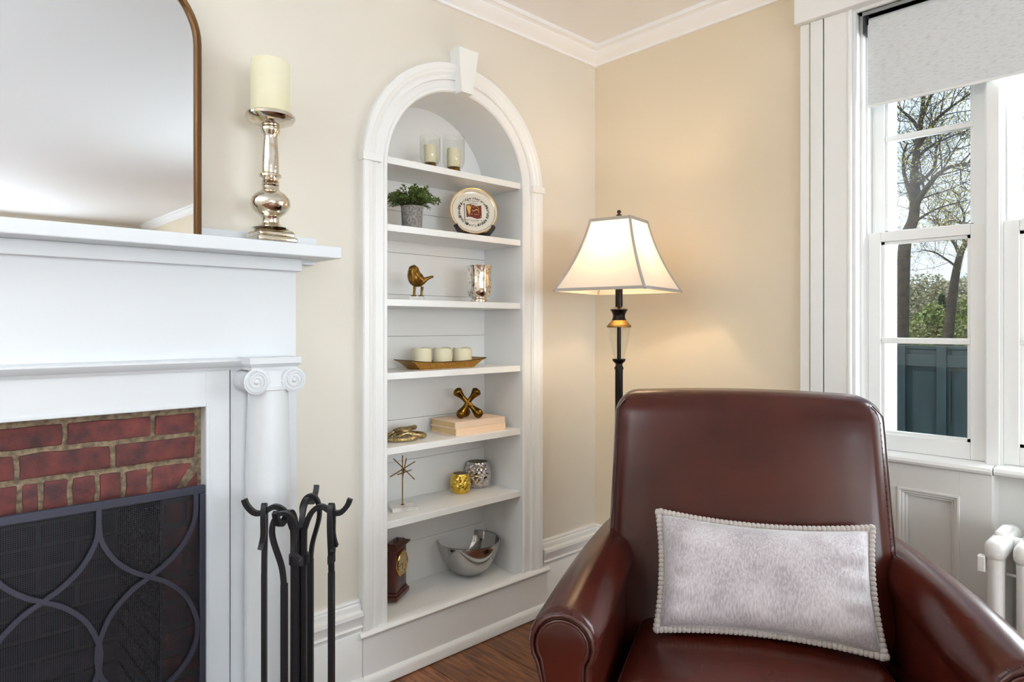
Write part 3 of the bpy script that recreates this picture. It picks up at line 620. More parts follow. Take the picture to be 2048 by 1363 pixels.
for k in range(125):
    az = lr.uniform(0, 2 * PI); el = math.acos(lr.uniform(-.05, 1)); Ls = lr.uniform(.06, .088) * (1.0 if el > .7 else 1.12)
    d = Vector((math.sin(el) * math.cos(az), math.sin(el) * math.sin(az), math.cos(el) + .38)).normalized()
    p0 = Vector((pr0 * .6 * math.cos(az) * math.sin(el), pr0 * .6 * math.sin(az) * math.sin(el), ph - .004)); P3 = [p0 + d * Ls * t_ + Vector((0, 0, .012 * math.sin(PI * t_) - .006 * t_)) for t_ in (0, .33, .66, 1)]
    if any(q.y > .165 or q.x < -.135 for q in P3): continue
    st.tube(P3, [.0012, .001, .0009, .0006], 4)
    for t_ in (.3, .42, .54, .66, .76, .86, .95, 1):
        q = P3[0].lerp(P3[3], t_) + Vector((0, 0, .012 * math.sin(PI * t_) - .006 * t_))
        for s in range(3 if t_ < .9 else 4):
            a = lr.uniform(0, 2 * PI); o1 = d.orthogonal().normalized(); o2 = d.cross(o1); dd = d * .65 + (o1 * math.cos(a) + o2 * math.sin(a)) * .75
            leaf(lf, q, dd, Vector((lr.uniform(-.4, .4), lr.uniform(-.4, .4), 1)), lr.uniform(.009, .0135), lr.uniform(.0022, .0033))
st.build('stems', 'stem', pp, world=False); lf.build('foliage', 'leaf', pp, world=False, kind='stuff', normals=False)

# commemorative plate on an easel
R_pl = .1005; py_ = .075; pcx = PY(947, 423, py_).x; tilt = math.radians(14)
ez = SH[1]; pcz = PY(947, 423, py_).z
plz = thing('display_plate', 'round cream plate with gold rim, flag picture and verse, on the second shelf', 'plate', (pcx, py_, pcz), rz=math.radians(-10))
plz.rotation_euler = (-tilt, 0, math.radians(-29))
def pl(rr_, yy, n=56): return [(rr_ * math.cos(2 * PI * j / n), yy, rr_ * math.sin(2 * PI * j / n)) for j in range(n)]
MB().loft([pl(.05, .006), pl(.06, .012), pl(.066, .010), pl(.095, -.002), pl(R_pl, -.008), pl(R_pl, -.011), pl(.096, -.009), pl(.090, -.0045), pl(.072, .001), pl(.02, .001)]).build('plate_body', 'china', plz, smooth=50, world=False)
g = MB(); g.loft([pl(R_pl + .0006, -.0072), pl(R_pl + .0006, -.0122), pl(R_pl - .0028, -.0112), pl(R_pl - .0028, -.0096)], loop=True); g.build('gold_rim', 'gold', plz, smooth=50, world=False)
g = MB(); g.loft([pl(.0905, -.0056), pl(.0888, -.0046), pl(.0888, -.0036), pl(.0905, -.0045)], loop=True); g.build('gold_line', 'gold', plz, smooth=50, world=False)
def glyph_meshes(txt, size, shear=0):
    out = []
    for ch_ in txt:
        c_ = bpy.data.curves.new('glyph', 'FONT'); c_.body = ch_ if ch_ != ' ' else 'i'; c_.size = size; c_.shear = shear; c_.offset = size * .022; c_.resolution_u = 2; c_.fill_mode = 'FRONT'
        o_ = bpy.data.objects.new('glyph', c_); COL.objects.link(o_); dg = bpy.context.evaluated_depsgraph_get(); e_ = o_.evaluated_get(dg); me = e_.to_mesh()
        vs_ = [v.co.copy() for v in me.vertices]; fs_ = [tuple(p.vertices) for p in me.polygons]; e_.to_mesh_clear()
        w_ = max([v.x for v in vs_], default=0); bpy.data.objects.remove(o_); bpy.data.curves.remove(c_)
        out.append((vs_, fs_, w_) if ch_ != ' ' else ([], [], size * .26))
    return out
ink = MB(); YF = -.0006
def put_arc(txt, r, a_mid, size, up=True, shear=.35):
    gl = glyph_meshes(txt, size, shear); adv = [w_ + size * .07 for _, _, w_ in gl]; tot = sum(adv); s = 0
    for (vs_, fs_, w_), ad in zip(gl, adv):
        off = s + ad / 2 - tot / 2; s += ad
        a = a_mid - off / r if up else a_mid + off / r
        rad = Vector((math.cos(a), 0, math.sin(a))); tan = Vector((math.sin(a), 0, -math.cos(a))) if up else Vector((-math.sin(a), 0, math.cos(a))); u = rad if up else -rad
        ink.add([rad * r + tan * (v.x - w_ / 2) + u * v.y + Vector((0, YF, 0)) for v in vs_], fs_)
def put_line(txt, x, z, size):
    gl = glyph_meshes(txt, size); tot = sum(w_ + size * .08 for _, _, w_ in gl); s = x - tot / 2
    for vs_, fs_, w_ in gl:
        ink.add([Vector((s + v.x, YF, z + v.y)) for v in vs_], fs_); s += w_ + size * .08
put_arc('"By the rude bridge that arched the flood', .0555, PI / 2, .0135)
put_arc("Their flag to April's breeze unfurled\"", .0665, -PI / 2, .0135, up=False)
put_line('U.S.A. Bicentennial', 0, .0455, .0052); put_line('of', 0, .0400, .0042); put_line('INDEPENDENCE', 0, .0345, .0046)
put_line('Battle of Concord, Mass. Apr. 1775', .006, -.0395, .0052); put_line('the bedford flag', .004, -.0450, .004)
ink.box(-.0385, -.0365, YF - .0004, YF, -.044, .030); ink.sphere((-.0375, YF, .0325), .0026, 8)
ink.build('lettering', 'ink', plz, world=False, normals=False)
def flagpoly(x0, x1, z0, z1, y0):
    n = 14; top = [(x0 + (x1 - x0) * i / n, z1 + .003 * math.sin(2 * PI * i / n)) for i in range(n + 1)]; bot = [(x0 + (x1 - x0) * i / n, z0 + .004 * math.sin(2 * PI * i / n + .3)) for i in range(n + 1)]
    g = MB()
    for i in range(n): g.add([(bot[i][0], y0, bot[i][1]), (bot[i + 1][0], y0, bot[i + 1][1]), (top[i + 1][0], y0, top[i + 1][1]), (top[i][0], y0, top[i][1])], [(0, 1, 2, 3)])
    return g
flagpoly(-.030, .034, -.027, .029, YF).build('printed_flag', 'flagred', plz, world=False)
g = MB(); yy = YF - .0005
g.add([(-.029, yy, .026), (-.014, yy, .027), (-.009, yy, .018), (-.013, yy, .006), (-.013, yy, -.004), (-.020, yy, -.014), (-.024, yy, -.003)], [(0, 1, 2, 3, 4, 5, 6)])
for cx_, cz_ in ((-.007, .0255), (-.008, -.0115), (-.017, -.0155), (.030, -.020)): g.add([(cx_ + .0022 * math.cos(a), yy, cz_ + .0022 * math.sin(a)) for a in [2 * PI * i / 10 for i in range(10)]], [tuple(range(10))])
ap_ = spline([(-.006, yy, .004), (.004, yy, .004), (.012, yy, .010), (.018, yy, .006)], 5); g.bar(ap_, .003, .0006, (0, 1, 0))
g.bar(spline([(-.004, yy, .018), (.006, yy, .023), (.018, yy, .020), (.022, yy, .008), (.020, yy, -.006)], 5), .0015, .0006, (0, 1, 0)); g.bar([(.002, yy, -.012), (.022, yy, -.012)], .0012, .0006, (0, 1, 0))
g.build('flag_figure', 'flaggold', plz, world=False)
es = thing('plate_easel', 'black wooden easel holding the round plate', 'easel', (pcx, py_, SH[1]), rz=math.radians(-29))
for sx in (-1, 1):
    MB().bar(spline([(sx * .012, .04, .004), (sx * .03, -.012, .005), (sx * .052, -.034, .010), (sx * .070, -.030, .028), (sx * .078, -.022, .046)], 6), .013, .017, (0, .3, 1)).build('arm', 'black_wood', es, smooth=40, world=False)
    MB().bar(spline([(sx * .03, .020, .006), (sx * .03, .048, .05), (sx * .022, .072, .125)], 5), .012, .010, (1, 0, 0)).build('upright', 'black_wood', es, smooth=40, world=False)
MB().rbox((0, .004, .012), (.050, .006, .011), .003, 3, 1).build('crossbar', 'black_wood', es, world=False)

# bird figurine
bc = PY(836, 590, .035); bc.z = SH[2]; BD = (bc - CAM).dot(FW); U = BD / F
bd_ = thing('bird_figurine', 'small antique brass bird figurine on a white marble block', 'figurine', bc)
bd_.rotation_euler[2] = A - PI / 2      # local x to the right of the picture, local -y towards the viewer
bz = 7.5 * U
MB().bbox(-17 * U, 11 * U, -.016, .024, 0, bz, .001).build('marble_base', 'marble', bd_, world=False)
def bp_(px, py, y=0): return Vector(((px - 836) * U, y, bz + (594 - py) * U))
body = MB(); pth = [bp_(866, 553.5, .010), bp_(860, 555.5, .009), bp_(853, 558.5, .007), bp_(846, 562, .004), bp_(839, 563.5, .002), bp_(832, 560, 0), bp_(829, 553, -.002), bp_(828, 546, -.004), bp_(828, 540, -.005), bp_(828.5, 535.5, -.005), bp_(829, 531, -.004)]
rk = [2.2, 2.8, 4, 7.2, 11.5, 14.4, 14.2, 12.4, 10.6, 8.6, 1.0]; rs_ = [v.x for v in spline([(v, 0, 0) for v in rk], 4)]
body.tube(spline(pth, 4), [U * max(.8, v) for v in rs_], 20, upv=(0, 1, 0))
body.build('body', 'brass', bd_, smooth=60, world=False)
g = MB(); g.tube([bp_(824, 540, -.016), bp_(821, 541.5, -.024), bp_(819.5, 542.5, -.030)], [U * 3.6, U * 2.4, U * .4], 10); g.build('beak', 'brass', bd_, smooth=60, world=False)
for yy in (-10.5, 10.5):
    g = MB(); dv = Vector((.5, 0, -.86)); pv = Vector((.86, 0, .5)); c0 = bp_(839.5, 555, yy * U)
    g.loft([[c0 + (dv * 13 * math.cos(t_) + (pv * 6.5 * math.cos(a_) + Vector((0, 4.2, 0)) * math.sin(a_)) * math.sin(t_)) * U for a_ in [2 * PI * j / 14 for j in range(14)]] for t_ in [.05 + (PI - .1) * i / 10 for i in range(11)]]); g.build('wing', 'brass', bd_, smooth=60, world=False)
for lx, ly in ((829, -.004), (843, .006)):
    g = MB(); g.tube([bp_(lx + 1, 574, ly), bp_(lx, 583, ly), bp_(lx - .5, 592, ly)], [U * 3.2, U * 2.4, U * 2.3], 8)
    for dx, dy in ((-6, -.008), (-7, 0), (-4, .008), (4, .002)): g.tube([bp_(lx, 592.4, ly), bp_(lx + dx, 593, ly + dy)], [U * 1.5, U * .9], 6)
    g.build('leg', 'brass', bd_, smooth=50, world=False)

# mercury glass votive, second
mc = PY(958.5, 601, .040); mc.z = SH[2]; md = (mc - CAM).dot(FW) / F
g = MB().lathe([(r * md, z * md) for r, z in [(18, 0), (18.5, 2.5), (18, 5), (14.5, 7.5), (17, 9), (21.5, 13), (24, 20), (24.6, 32), (24, 46), (23.6, 56), (25, 66), (26.6, 72.5), (25.6, 72.5), (24, 66), (22.6, 56), (23.4, 32), (22, 18), (14, 10), (0.5, 9.5)]], mc, 44)
tag(g.build('votive_holder', 'merc2', smooth=50), 'tall speckled silver mercury glass votive beside the bird', 'votive')

# tray with three candles
ty0 = .052; xa, xb = PZ(838, 741, SH[3]).x, PZ(960, 736, SH[3]).x
tr = thing('decorative_tray', 'hammered bronze boat shaped tray under three ivory candles', 'tray', ((xa + xb) / 2 + .036, .105, SH[3]))
tw, td = (xb - xa) / 2 + .002, .042
g = MB(); n = 12
def tring(hw, hd, z, lift): 
    out = []
    for i in range(n): out.append((-hw + 2 * hw * i / n, -hd, z + lift * abs(-1 + 2 * i / n) ** 3))
    for i in range(n): out.append((hw, -hd + 2 * hd * i / n, z + lift * (1 + .0 * i)))
    for i in range(n): out.append((hw - 2 * hw * i / n, hd, z + lift * abs(1 - 2 * i / n) ** 3))
    for i in range(n): out.append((-hw, hd - 2 * hd * i / n, z + lift))
    return out
g.loft([tring(tw, td, 0, 0), tring(tw + .033, td + .011, .019, .007), tring(tw + .054, td + .017, .026, .010), tring(tw + .052, td + .015, .027, .010), tring(tw + .030, td + .008, .019, .007), tring(tw - .003, td - .003, .003, 0)]); g.build('dish', 'traygold', tr, smooth=35, world=False)
rg = tring(tw + .054, td + .017, .0272, .010); MB().tube(rg, .0016, 6, loop=True).build('rim', 'trayrim', tr, smooth=50, world=False)
for k, (px, nm) in enumerate(((844, 'left'), (885, 'middle'), (924.5, 'right'))):
    c = PY(px, 725, .10); d = (c - CAM).dot(FW)
    pillar('votive_candle', 'short ivory candle, the %s one of three in the bronze tray' % nm, (c.x, .10, SH[3] + .0032), 19.3 * d / F, HC - (695.5 - YH) * d / F - SH[3] - .003, 'candles in the bronze tray', dip=.004)

# knot sculpture, books, jack
kc = PZ(812, 878, SH[4]); kn = thing('chain_link_knot', 'champagne metal rope textured links knotted together on the shelf', 'sculpture', (kc.x, .125, SH[4]))
def link(pts, r):
    g = MB(); P3 = spline(pts, 16, True); k = len(P3); g.tube(P3, [r * (1.04 if i % 2 else .90) for i in range(k)], 12, loop=True); g.build('link', 'rope', kn, smooth=60, world=False)
link([(-.062, -.052, .010), (-.005, -.066, .010), (.012, -.048, .013), (-.004, -.005, .034), (-.008, .038, .030), (-.04, .048, .012), (-.075, .03, .010), (-.083, -.015, .010)], .0088)
link([(.070, -.035, .010), (.085, .0, .010), (.072, .042, .011), (.02, .056, .012), (-.028, .018, .014), (-.036, -.014, .010), (-.012, -.030, .026), (.03, -.045, .016)], .0088)
link([(.062, .018, .036), (.072, .038, .034), (.05, .046, .030), (.0, .02, .036), (-.024, -.012, .040), (-.010, -.030, .034), (.02, -.012, .040)], .0085)
def book(name, label, x0, x1, y0, y1, z0, h, rz, cover, spine_side):
    c = Vector(((x0 + x1) / 2, (y0 + y1) / 2, z0)); t_ = thing(name, label, 'book', c, rz, 'books under the metal jack')
    hw, hd = (x1 - x0) / 2, (y1 - y0) / 2
    MB().rbox((0, 0, .0015), (hw, hd, .0015), .0008, 2, 1).build('cover', cover, t_, world=False)
    MB().rbox((0, 0, h - .0015), (hw, hd, .0015), .0008, 2, 1).build('cover', cover, t_, world=False)
    MB().box(-hw + .004, hw - .004, -hd + .002, hd - .004, .003, h - .003).build('pages', 'pages', t_, world=False)
    MB().rbox((0, -hd + .0015, h / 2), (hw, .0015, h / 2 - .0008), .0012, 2, 1).build('spine', cover, t_, world=False)
    return t_
book('book', 'peach clothbound book, the lower one beneath the metal jack', -.815, -.548, .035, .205, SH[4], .028, 0, 'bookspine', 0)
book('book', 'blush clothbound book, the upper one directly beneath the metal jack', -.815, -.552, .036, .204, SH[4] + .0282, .026, math.radians(-1.2), 'bookcover', 0)
zbk = SH[4] + .0544
jc = PY(935.5, 808, .105); jd = (jc - CAM).dot(FW) / F
jk = thing('metal_jack', 'dark gold metal jack sculpture with rounded knobs standing on books', 'sculpture', (jc.x, .105, zbk)); jk.rotation_euler[2] = A - PI / 2
jz = (834.5 - 804) * jd
g = MB(); arms = [(-25, 26.5, .0), (21, 26.5, .004), (-15, -26 , -.022), (25, -21, -.006), (-6, -22, .034), (2, 10, -.03)]
for ax_, az_, ay_ in arms[:5]:
    e_ = Vector((ax_ * jd * .86, ay_, az_ * jd * .86)); 
    if az_ < 0: e_.z = -jz + .0196
    P3 = [e_ * t_ for t_ in (0, .12, .28, .45, .6, .74, .86, .95, 1.03, 1.1, 1.15, 1.17)] if az_ > 0 else [e_ * t_ for t_ in (0, .12, .28, .45, .6, .74, .86, .95, 1.0)]
    if az_ > 0: g.tube(P3, [.0105, .0105, .010, .0105, .0128, .016, .0195, .0208, .0195, .0155, .0105, .004], 16)
    else: g.tube(P3, [.0105, .0105, .010, .0105, .0128, .0155, .0185, .0198, .0195], 16); g.sphere(e_, .0195, 18)
g.sphere((0, 0, 0), .013, 12)
o = g.build('jack_body', 'brassdk', jk, smooth=70, world=False)
for v in o.data.vertices: v.co.z += jz

# starburst sculpture
sb0 = PZ(805, 1009, SH[5] + .014); sd = (sb0 - CAM).dot(FW) / F
ss = thing('starburst_sculpture', 'thin brass starburst of rods on a white marble base', 'sculpture', (sb0.x, sb0.y, SH[5])); ss.rotation_euler[2] = A - PI / 2
MB().rbox((.0, 0, .007), (.050, .045, .007), .0015, 2, 1, fn=lambda q: Matrix.Rotation(math.radians(24), 3, 'Z') @ Vector((q.x, q.y, q.z + .007))).build('marble_base', 'marble', ss, world=False)
zs = .014; zctr = .014 + (1010 - 940) * sd
MB().lathe([(.007, .014), (.007, .0165), (.003, .018), (.0022, .02), (.0022, zctr + .055), (0, zctr + .0555)], (0, 0, 0), 12).build('post', 'brass', ss, smooth=50, world=False)
for a_, b_ in (((-19, 21.5, .01), (25, -18, -.01)), ((-24, -13, -.012), (24.5, 15.5, .012)), ((-12, -12, .02), (19, 2, -.02)), ((-1.5, -21, .012), (8.5, 24, -.012))):
    P3 = [Vector((q[0] * sd, q[2], zctr + q[1] * sd)) for q in (a_, b_)]; MB().tube(P3, .0021, 8).build('rod', 'brass', ss, smooth=50, world=False)
MB().sphere((0, 0, zctr), .006, 10).build('hub', 'brass', ss, smooth=60, world=False)

# faceted votives
def faceted(label, c, k, m_, nd, rows_, group):
    t_ = thing('faceted_votive', label, 'votive', c, group=group)
    prof_ = [(.70, 0), (.78, .02), (.94, .2), (1.0, .42), (.98, .62), (.90, .82), (.78, .95), (.76, 1.0)]
    def rad(t):
        for (r0, t0), (r1, t1) in zip(prof_, prof_[1:]):
            if t <= t1: return r0 + (r1 - r0) * (t - t0) / (t1 - t0)
        return prof_[-1][0]
    R0, H0 = k; n = nd * 4; g = MB(); nr = 26; rings = []
    for i in range(nr + 1):
        t = i / nr; ring = []
        for j in range(n):
            a = 2 * PI * j / n; u = nd * j / n; v = t * rows_
            dd = abs(((u + v / 1.0) % 1) - .5) + abs(((u - v / 1.0) % 1) - .5); amp = .13 * min(1, t * 7, (1 - t) * 9)
            r = R0 * (rad(t) + amp * (.5 - dd)); ring.append((r * math.cos(a), r * math.sin(a), t * H0))
        rings.append(ring)
    rings += [[(R0 * rr_ * math.cos(2 * PI * j / n), R0 * rr_ * math.sin(2 * PI * j / n), z) for j in range(n)] for rr_, z in ((.72, H0), (.72, H0 - .003))]
    g.loft(rings); g.f.pop(); g.build('glass_body', m_, t_, smooth=18, world=False)
    MB().loft([[(R0 * rr_ * math.cos(2 * PI * j / 32), R0 * rr_ * math.sin(2 * PI * j / 32), z) for j in range(32)] for rr_, z in ((.72, H0 - .001), (.86, H0 * .7), (.88, H0 * .4), (.6, .006), (.02, .005))]).build('inside', 'inside', t_, smooth=50, world=False, normals=False)
gc = PZ(921, 984, SH[5]); gd = (gc - CAM).dot(FW) / F
faceted('small gold faceted glass votive, in front of the silver one', (gc.x, gc.y, SH[5]), (20.3 * gd, 38.5 * gd), 'goldglass', 14, 3.2, 'faceted votives')
gc = PZ(955.5, 972, SH[5]); gd = (gc - CAM).dot(FW) / F
faceted('larger silver faceted glass votive, behind the gold one', (gc.x, gc.y, SH[5]), (26.5 * gd, 50 * gd), 'silverglass', 16, 3.4, 'faceted votives')

# clock on the ledge
ca, cb_ = PZ(793, 1205, .203), PZ(826, 1172, .203); ang = math.atan2(cb_.y - ca.y, cb_.x - ca.x)
ck = thing('mantel_clock', 'mahogany carriage clock with round gold dial on the bottom ledge', 'clock', (ca.x, ca.y, .203), ang)
cwid, cdep, chh = .128, .062, .212          # local x along the dial face, local y into the case
MB().rbox((cwid / 2, cdep / 2, .009), (cwid / 2, cdep / 2, .009), .004, 3, 2).build('plinth', 'mahogany', ck, smooth=40, world=False)
MB().rbox((cwid / 2, cdep / 2, .022), (cwid / 2 - .006, cdep / 2 - .005, .005), .003, 3, 2).build('plinth_step', 'mahogany', ck, smooth=40, world=False)
MB().rbox((cwid / 2, cdep / 2, .105), (cwid / 2 - .012, cdep / 2 - .009, .082), .002, 3, 1).build('case', 'mahogany', ck, smooth=40, world=False)
g = MB(); g.loft([[(cwid / 2 + a * hw, cdep / 2 + b * hd, z) for a, b in ((1, 1), (-1, 1), (-1, -1), (1, -1))] for hw, hd, z in ((cwid / 2 - .012, cdep / 2 - .009, .186), (cwid / 2 - .004, cdep / 2 - .002, .190), (cwid / 2 + .002, cdep / 2 + .003, .196), (cwid / 2 + .002, cdep / 2 + .003, .201), (cwid / 2 - .016, cdep / 2 - .012, .207), (cwid / 2 - .018, cdep / 2 - .014, .212))]); g.build('cornice', 'mahogany', ck, world=False)
MB().tube(spline([(cwid / 2 - .02, cdep / 2, .212), (cwid / 2 - .012, cdep / 2, .219), (cwid / 2 + .012, cdep / 2, .219), (cwid / 2 + .02, cdep / 2, .212)], 4), .003, 8).build('top_handle', 'black_wood', ck, smooth=50, world=False)
def disc(r, y, n=36): return [(cwid / 2 + r * math.cos(2 * PI * j / n), y, .128 + r * math.sin(2 * PI * j / n)) for j in range(n)]
MB().loft([disc(.049, .0095), disc(.049, .003), disc(.046, .000), disc(.043, .002), disc(.042, .006)]).build('bezel', 'gold', ck, smooth=40, world=False)
MB().loft([disc(.0425, .0055), disc(.0425, .0035)]).build('dial', 'dial', ck, world=False)
tk = MB()
for h_ in range(12):
    a = 2 * PI * h_ / 12; tk.bar([(cwid / 2 + .032 * math.sin(a), .0032, .128 + .032 * math.cos(a)), (cwid / 2 + .039 * math.sin(a), .0032, .128 + .039 * math.cos(a))], .0022, .0006, (0, 1, 0))
tk.build('hour_marks', 'ink', ck, world=False)
for a_, l_, w_ in ((math.radians(264), .034, .0018), (math.radians(178), .025, .0026)):
    MB().bar([(cwid / 2, .0026, .128), (cwid / 2 + l_ * math.sin(a_), .0026, .128 + l_ * math.cos(a_))], w_, .0006, (0, 1, 0)).build('clock_hand', 'ink', ck, world=False)
# mixing bowl
bo = PZ(938, 1143, .203); bdp = (bo - CAM).dot(FW) / F
bl_ = [(0.5, 0), (22, 0), (27, 2), (40, 12), (52, 30), (59, 48), (61.5, 60), (61.5, 63), (64, 63.5), (64.5, 65), (63, 66), (60, 65), (59.5, 60), (57, 47), (50, 30), (38, 13), (24, 3), (.5, 2.5)]
tag(MB().lathe([(r * bdp, z * bdp) for r, z in bl_], bo, 56).build('mixing_bowl', 'steel', smooth=60), 'polished stainless steel mixing bowl on the bottom ledge', 'bowl')

# ------------------------------------------------------------------ window
def window_unit(name, y1, y0, label):     # y1 > y0, in the opening
    wn = bpy.data.objects.new(name, None); COL.objects.link(wn); wn.location = (.1, (y0 + y1) / 2, WZ0); tag(wn, label, kind='structure')
    def sash(x0, x1, z0, z1, st_, rl, rh, muntz, nm):
        g = MB()
        g.bbox(x0, x1, y1 - st_, y1, z0, z1, .002); g.bbox(x0, x1, y0, y0 + st_, z0, z1, .002); g.bbox(x0, x1, y0 + st_, y1 - st_, z0, z0 + rl, .002); g.bbox(x0, x1, y0 + st_, y1 - st_, z1 - rh, z1, .002)
        # glazing bead steps inside the sash
        b_ = .010; xi, xo = x0 + .010, x1 - .004
        g.box(xi, xo, y1 - st_ - b_, y1 - st_, z0 + rl, z1 - rh); g.box(xi, xo, y0 + st_, y0 + st_ + b_, z0 + rl, z1 - rh); g.box(xi, xo, y0 + st_, y1 - st_, z0 + rl, z0 + rl + b_); g.box(xi, xo, y0 + st_, y1 - st_, z1 - rh - b_, z1 - rh)
        so = g.build(nm, 'white', wn)
        mo_ = MB(); mo_.bbox(x0 + .006, x1 - .004, y0 + st_, y1 - st_, muntz - .010, muntz + .010, .003); mo_.build('muntin', 'white', so)
        for za, zb in ((z0 + rl, muntz - .01), (muntz + .01, z1 - rh)):
            MB().box((x0 + x1) / 2 - .0015, (x0 + x1) / 2 + .0015, y0 + st_, y1 - st_, za, zb).build('pane', 'pane', so)
    zm = 1.555
    sash(.06, .095, .822, zm + .02, .040, .055, .034, 1.199, 'lower_sash')
    sash(.098, .132, zm - .016, 2.325, .040, .034, .05, 1.905, 'upper_sash')
    # outer storm frame
    g = MB(); g.box(.165, .195, y1 - .052, y1, WZ0, WZ1).box(.165, .195, y0, y0 + .045, WZ0, WZ1).box(.165, .195, y0, y1, WZ0, WZ0 + .05).box(.165, .195, y0, y1, WZ1 - .05, WZ1); g.build('storm_frame', 'white', wn)
    return wn
units = [(-1.188, -1.531), (-1.577, -1.92), (-1.966, -2.309), (-2.355, -2.698), (-2.744, -3.087), (-3.133, -3.476)]
lab = ['narrow white sash window beside the tan wall, trees in view', 'white sash window at the right edge of the picture']
for i, (a, b) in enumerate(units): window_unit('window_%d' % (i + 1), a, b, lab[i] if i < 2 else 'white sash window further along the bank, number %d from the corner' % (i + 1))
# frame around the bank
t = bpy.data.objects.new('trim_3', None); COL.objects.link(t); t.location = (0, -2.3, 0); tag(t, 'white fluted window casing, sill and panelling', kind='structure')
# left casing: flat boards with grooves
MB().bbox(-.022, .002, -1.018, -.984, 0, 2.345, .002).build('casing_board', 'white', t)
MB().bbox(-.028, .002, -1.066, -1.0225, 0, 2.345, .002).build('casing_board', 'white', t)
MB().bbox(-.026, .002, -1.150, -1.0705, 0, 2.345, .002).build('casing_board', 'white', t)
MB().tube([(-.020, -1.154, .78), (-.020, -1.154, 2.345)], .009, 10).build('casing_bead', 'white', t, smooth=50)
MB().bbox(-.052, .0, WY1 - .14, -.974, 2.345, 2.472, .003).build('head_casing', 'white', t)
MB().bbox(-.064, .0, WY1 - .14, -.960, 2.44, 2.474, .004).build('head_cap', 'white', t)
g = MB(); g.box(-.012, .06, -1.172, -1.150, WZ0, WZ1); g.box(.06, .22, -1.188, -1.150, WZ0, WZ1); g.box(.03, .06, -1.181, -1.172, WZ0, WZ1); g.build('jamb', 'white', t)
MB().box(-.012, .22, WY1, WY0, WZ1, WZ1 + .01).build('head_jamb', 'white', t)
for (a, b), (c, d) in zip(units, units[1:]):
    g = MB(); g.bbox(.052, .20, c, b, WZ0, WZ1, .002); g.bbox(.036, .052, c + .006, b - .006, WZ0, WZ1, .002); g.build('mullion', 'white', t)
MB().box(.036, .2, WY1, units[-1][1], WZ0, WZ1).build('mullion', 'white', t)
sp_ = [(.20, .795), (-.020, .795), (-.030, .800), (-.033, .808), (-.028, .817), (-.018, .820), (.20, .824)]
MB().prism(sp_, lambda p, q, a: (p, a, q), -1.563, -1.15).build('sill', 'white', t, smooth=40)
MB().prism([(p + .012, q) for p, q in sp_], lambda p, q, a: (p, a, q), WY1, -1.567).build('sill', 'white', t, smooth=40)
# panelled dado under the first window, recessed wall under the others
MB().box(.004, .10, -1.563, -1.15, 0, .795).build('dado_back', 'wainscot', t)
MB().bbox(-.016, .004, -1.563, -1.478, 0, .795, .001).build('stile', 'wainscot', t)
MB().bbox(-.016, .004, -1.305, -1.15, 0, .795, .001).build('stile', 'wainscot', t)
MB().bbox(-.016, .004, -1.478, -1.305, .716, .795, .001).build('rail', 'wainscot', t)
MB().bbox(-.016, .004, -1.478, -1.305, 0, .14, .001).build('rail', 'wainscot', t)
rings = []
for i, z, sg in ((0, .716, 1), (0, .14, -1)): pass
def pm(d): return [(-1.478 + d, .14 + d), (-1.305 - d, .14 + d), (-1.305 - d, .716 - d), (-1.478 + d, .716 - d)]
g = MB(); g.loft([[(x, y, z) for y, z in pm(d)] for x, d in ((-.016, -.002), (-.021, .000), (-.021, .005), (-.014, .009), (-.015, .013), (-.006, .017), (-.007, .022), (.003, .025))], cap=False); g.build('panel_moulding', 'wainscot', t)
MB().box(.0765, .1, WY1, -1.563, 0, .795).build('recess_panel', 'wainscot', t)
MB().bbox(-.014, .006, -1.566, -1.557, 0, .795, .002).build('corner_bead', 'wainscot', t)

# roller blind
bly0, bly1 = -1.200, -3.5
rb = thing('roller_blind', 'light grey woven roller blind pulled part way down the window', 'blind', (.02, (bly0 + bly1) / 2, 2.005))
g = MB(); n = 20
g.box(.0195, .0210, bly1, bly0, 2.012, 2.292); g.build('fabric', 'blind', rb)
MB().bbox(.0165, .024, bly1, bly0 - .002, 2.004, 2.013, .002).build('hem_bar', 'blindhem', rb)
MB().tube([(.036, bly1, 2.300), (.036, bly0 - .003, 2.300)], .018, 16).build('roller', 'blind', rb, smooth=40)
MB().box(.008, .062, bly0 + .004, bly0 + .012, 2.262, 2.330).build('bracket', 'darkmetal', rb)
MB().box(.004, .010, bly1, bly0 + .012, 2.322, 2.334).build('head_rail', 'railgrey', rb)

# ------------------------------------------------------------------ radiator
rd = thing('radiator', 'white cast iron column radiator below the window at right edge', 'radiator', (-.16, -1.78, 0))
rz_ = .675
for k in range(8):
    y = -1.618 - k * .064; sct = MB()
    for j, x in enumerate((-.255, -.165, -.075)):
        sct.tube([(x, y, .09), (x, y, .14), (x, y, rz_ - .09), (x, y, rz_ - .05)], [.026, .025, .025, .026], 14, flat=.8, upv=(1, 0, 0))
    for z, r in ((rz_ - .035, .030), (.085, .028)):
        sct.rbox((-.165, y, z), (.122, .026, r), .024, 4, 4)
    sct.rbox((-.165, y, rz_ - .006), (.05, .014, .012), .010, 3, 3)
    sc_ = sct.build('section', 'radiator', rd, smooth=60)
    for j in (0, 2):
        if k in (0, 7): MB().bbox((-.255, -.165, -.075)[j] - .02, (-.255, -.165, -.075)[j] + .02, y - .012, y + .012, 0, .065, .006).build('foot', 'radiator', sc_)
for z in (rz_ - .035, .085): MB().tube([(-.165, -1.60, z), (-.165, -1.618 - 7 * .064 - .02, z)], .02, 12).build('hub_pipe', 'radiator', rd, smooth=50)
MB().tube([(-.21, -1.60, .565), (-.21, -1.618 - 7 * .064 - .02, .565)], .0045, 8).build('tie_rod', 'radiator', rd, smooth=50)
MB().rbox((-.27, -1.588, rz_ - .075), (.012, .009, .022), .003, 2, 1).build('air_valve', 'radiator', rd)

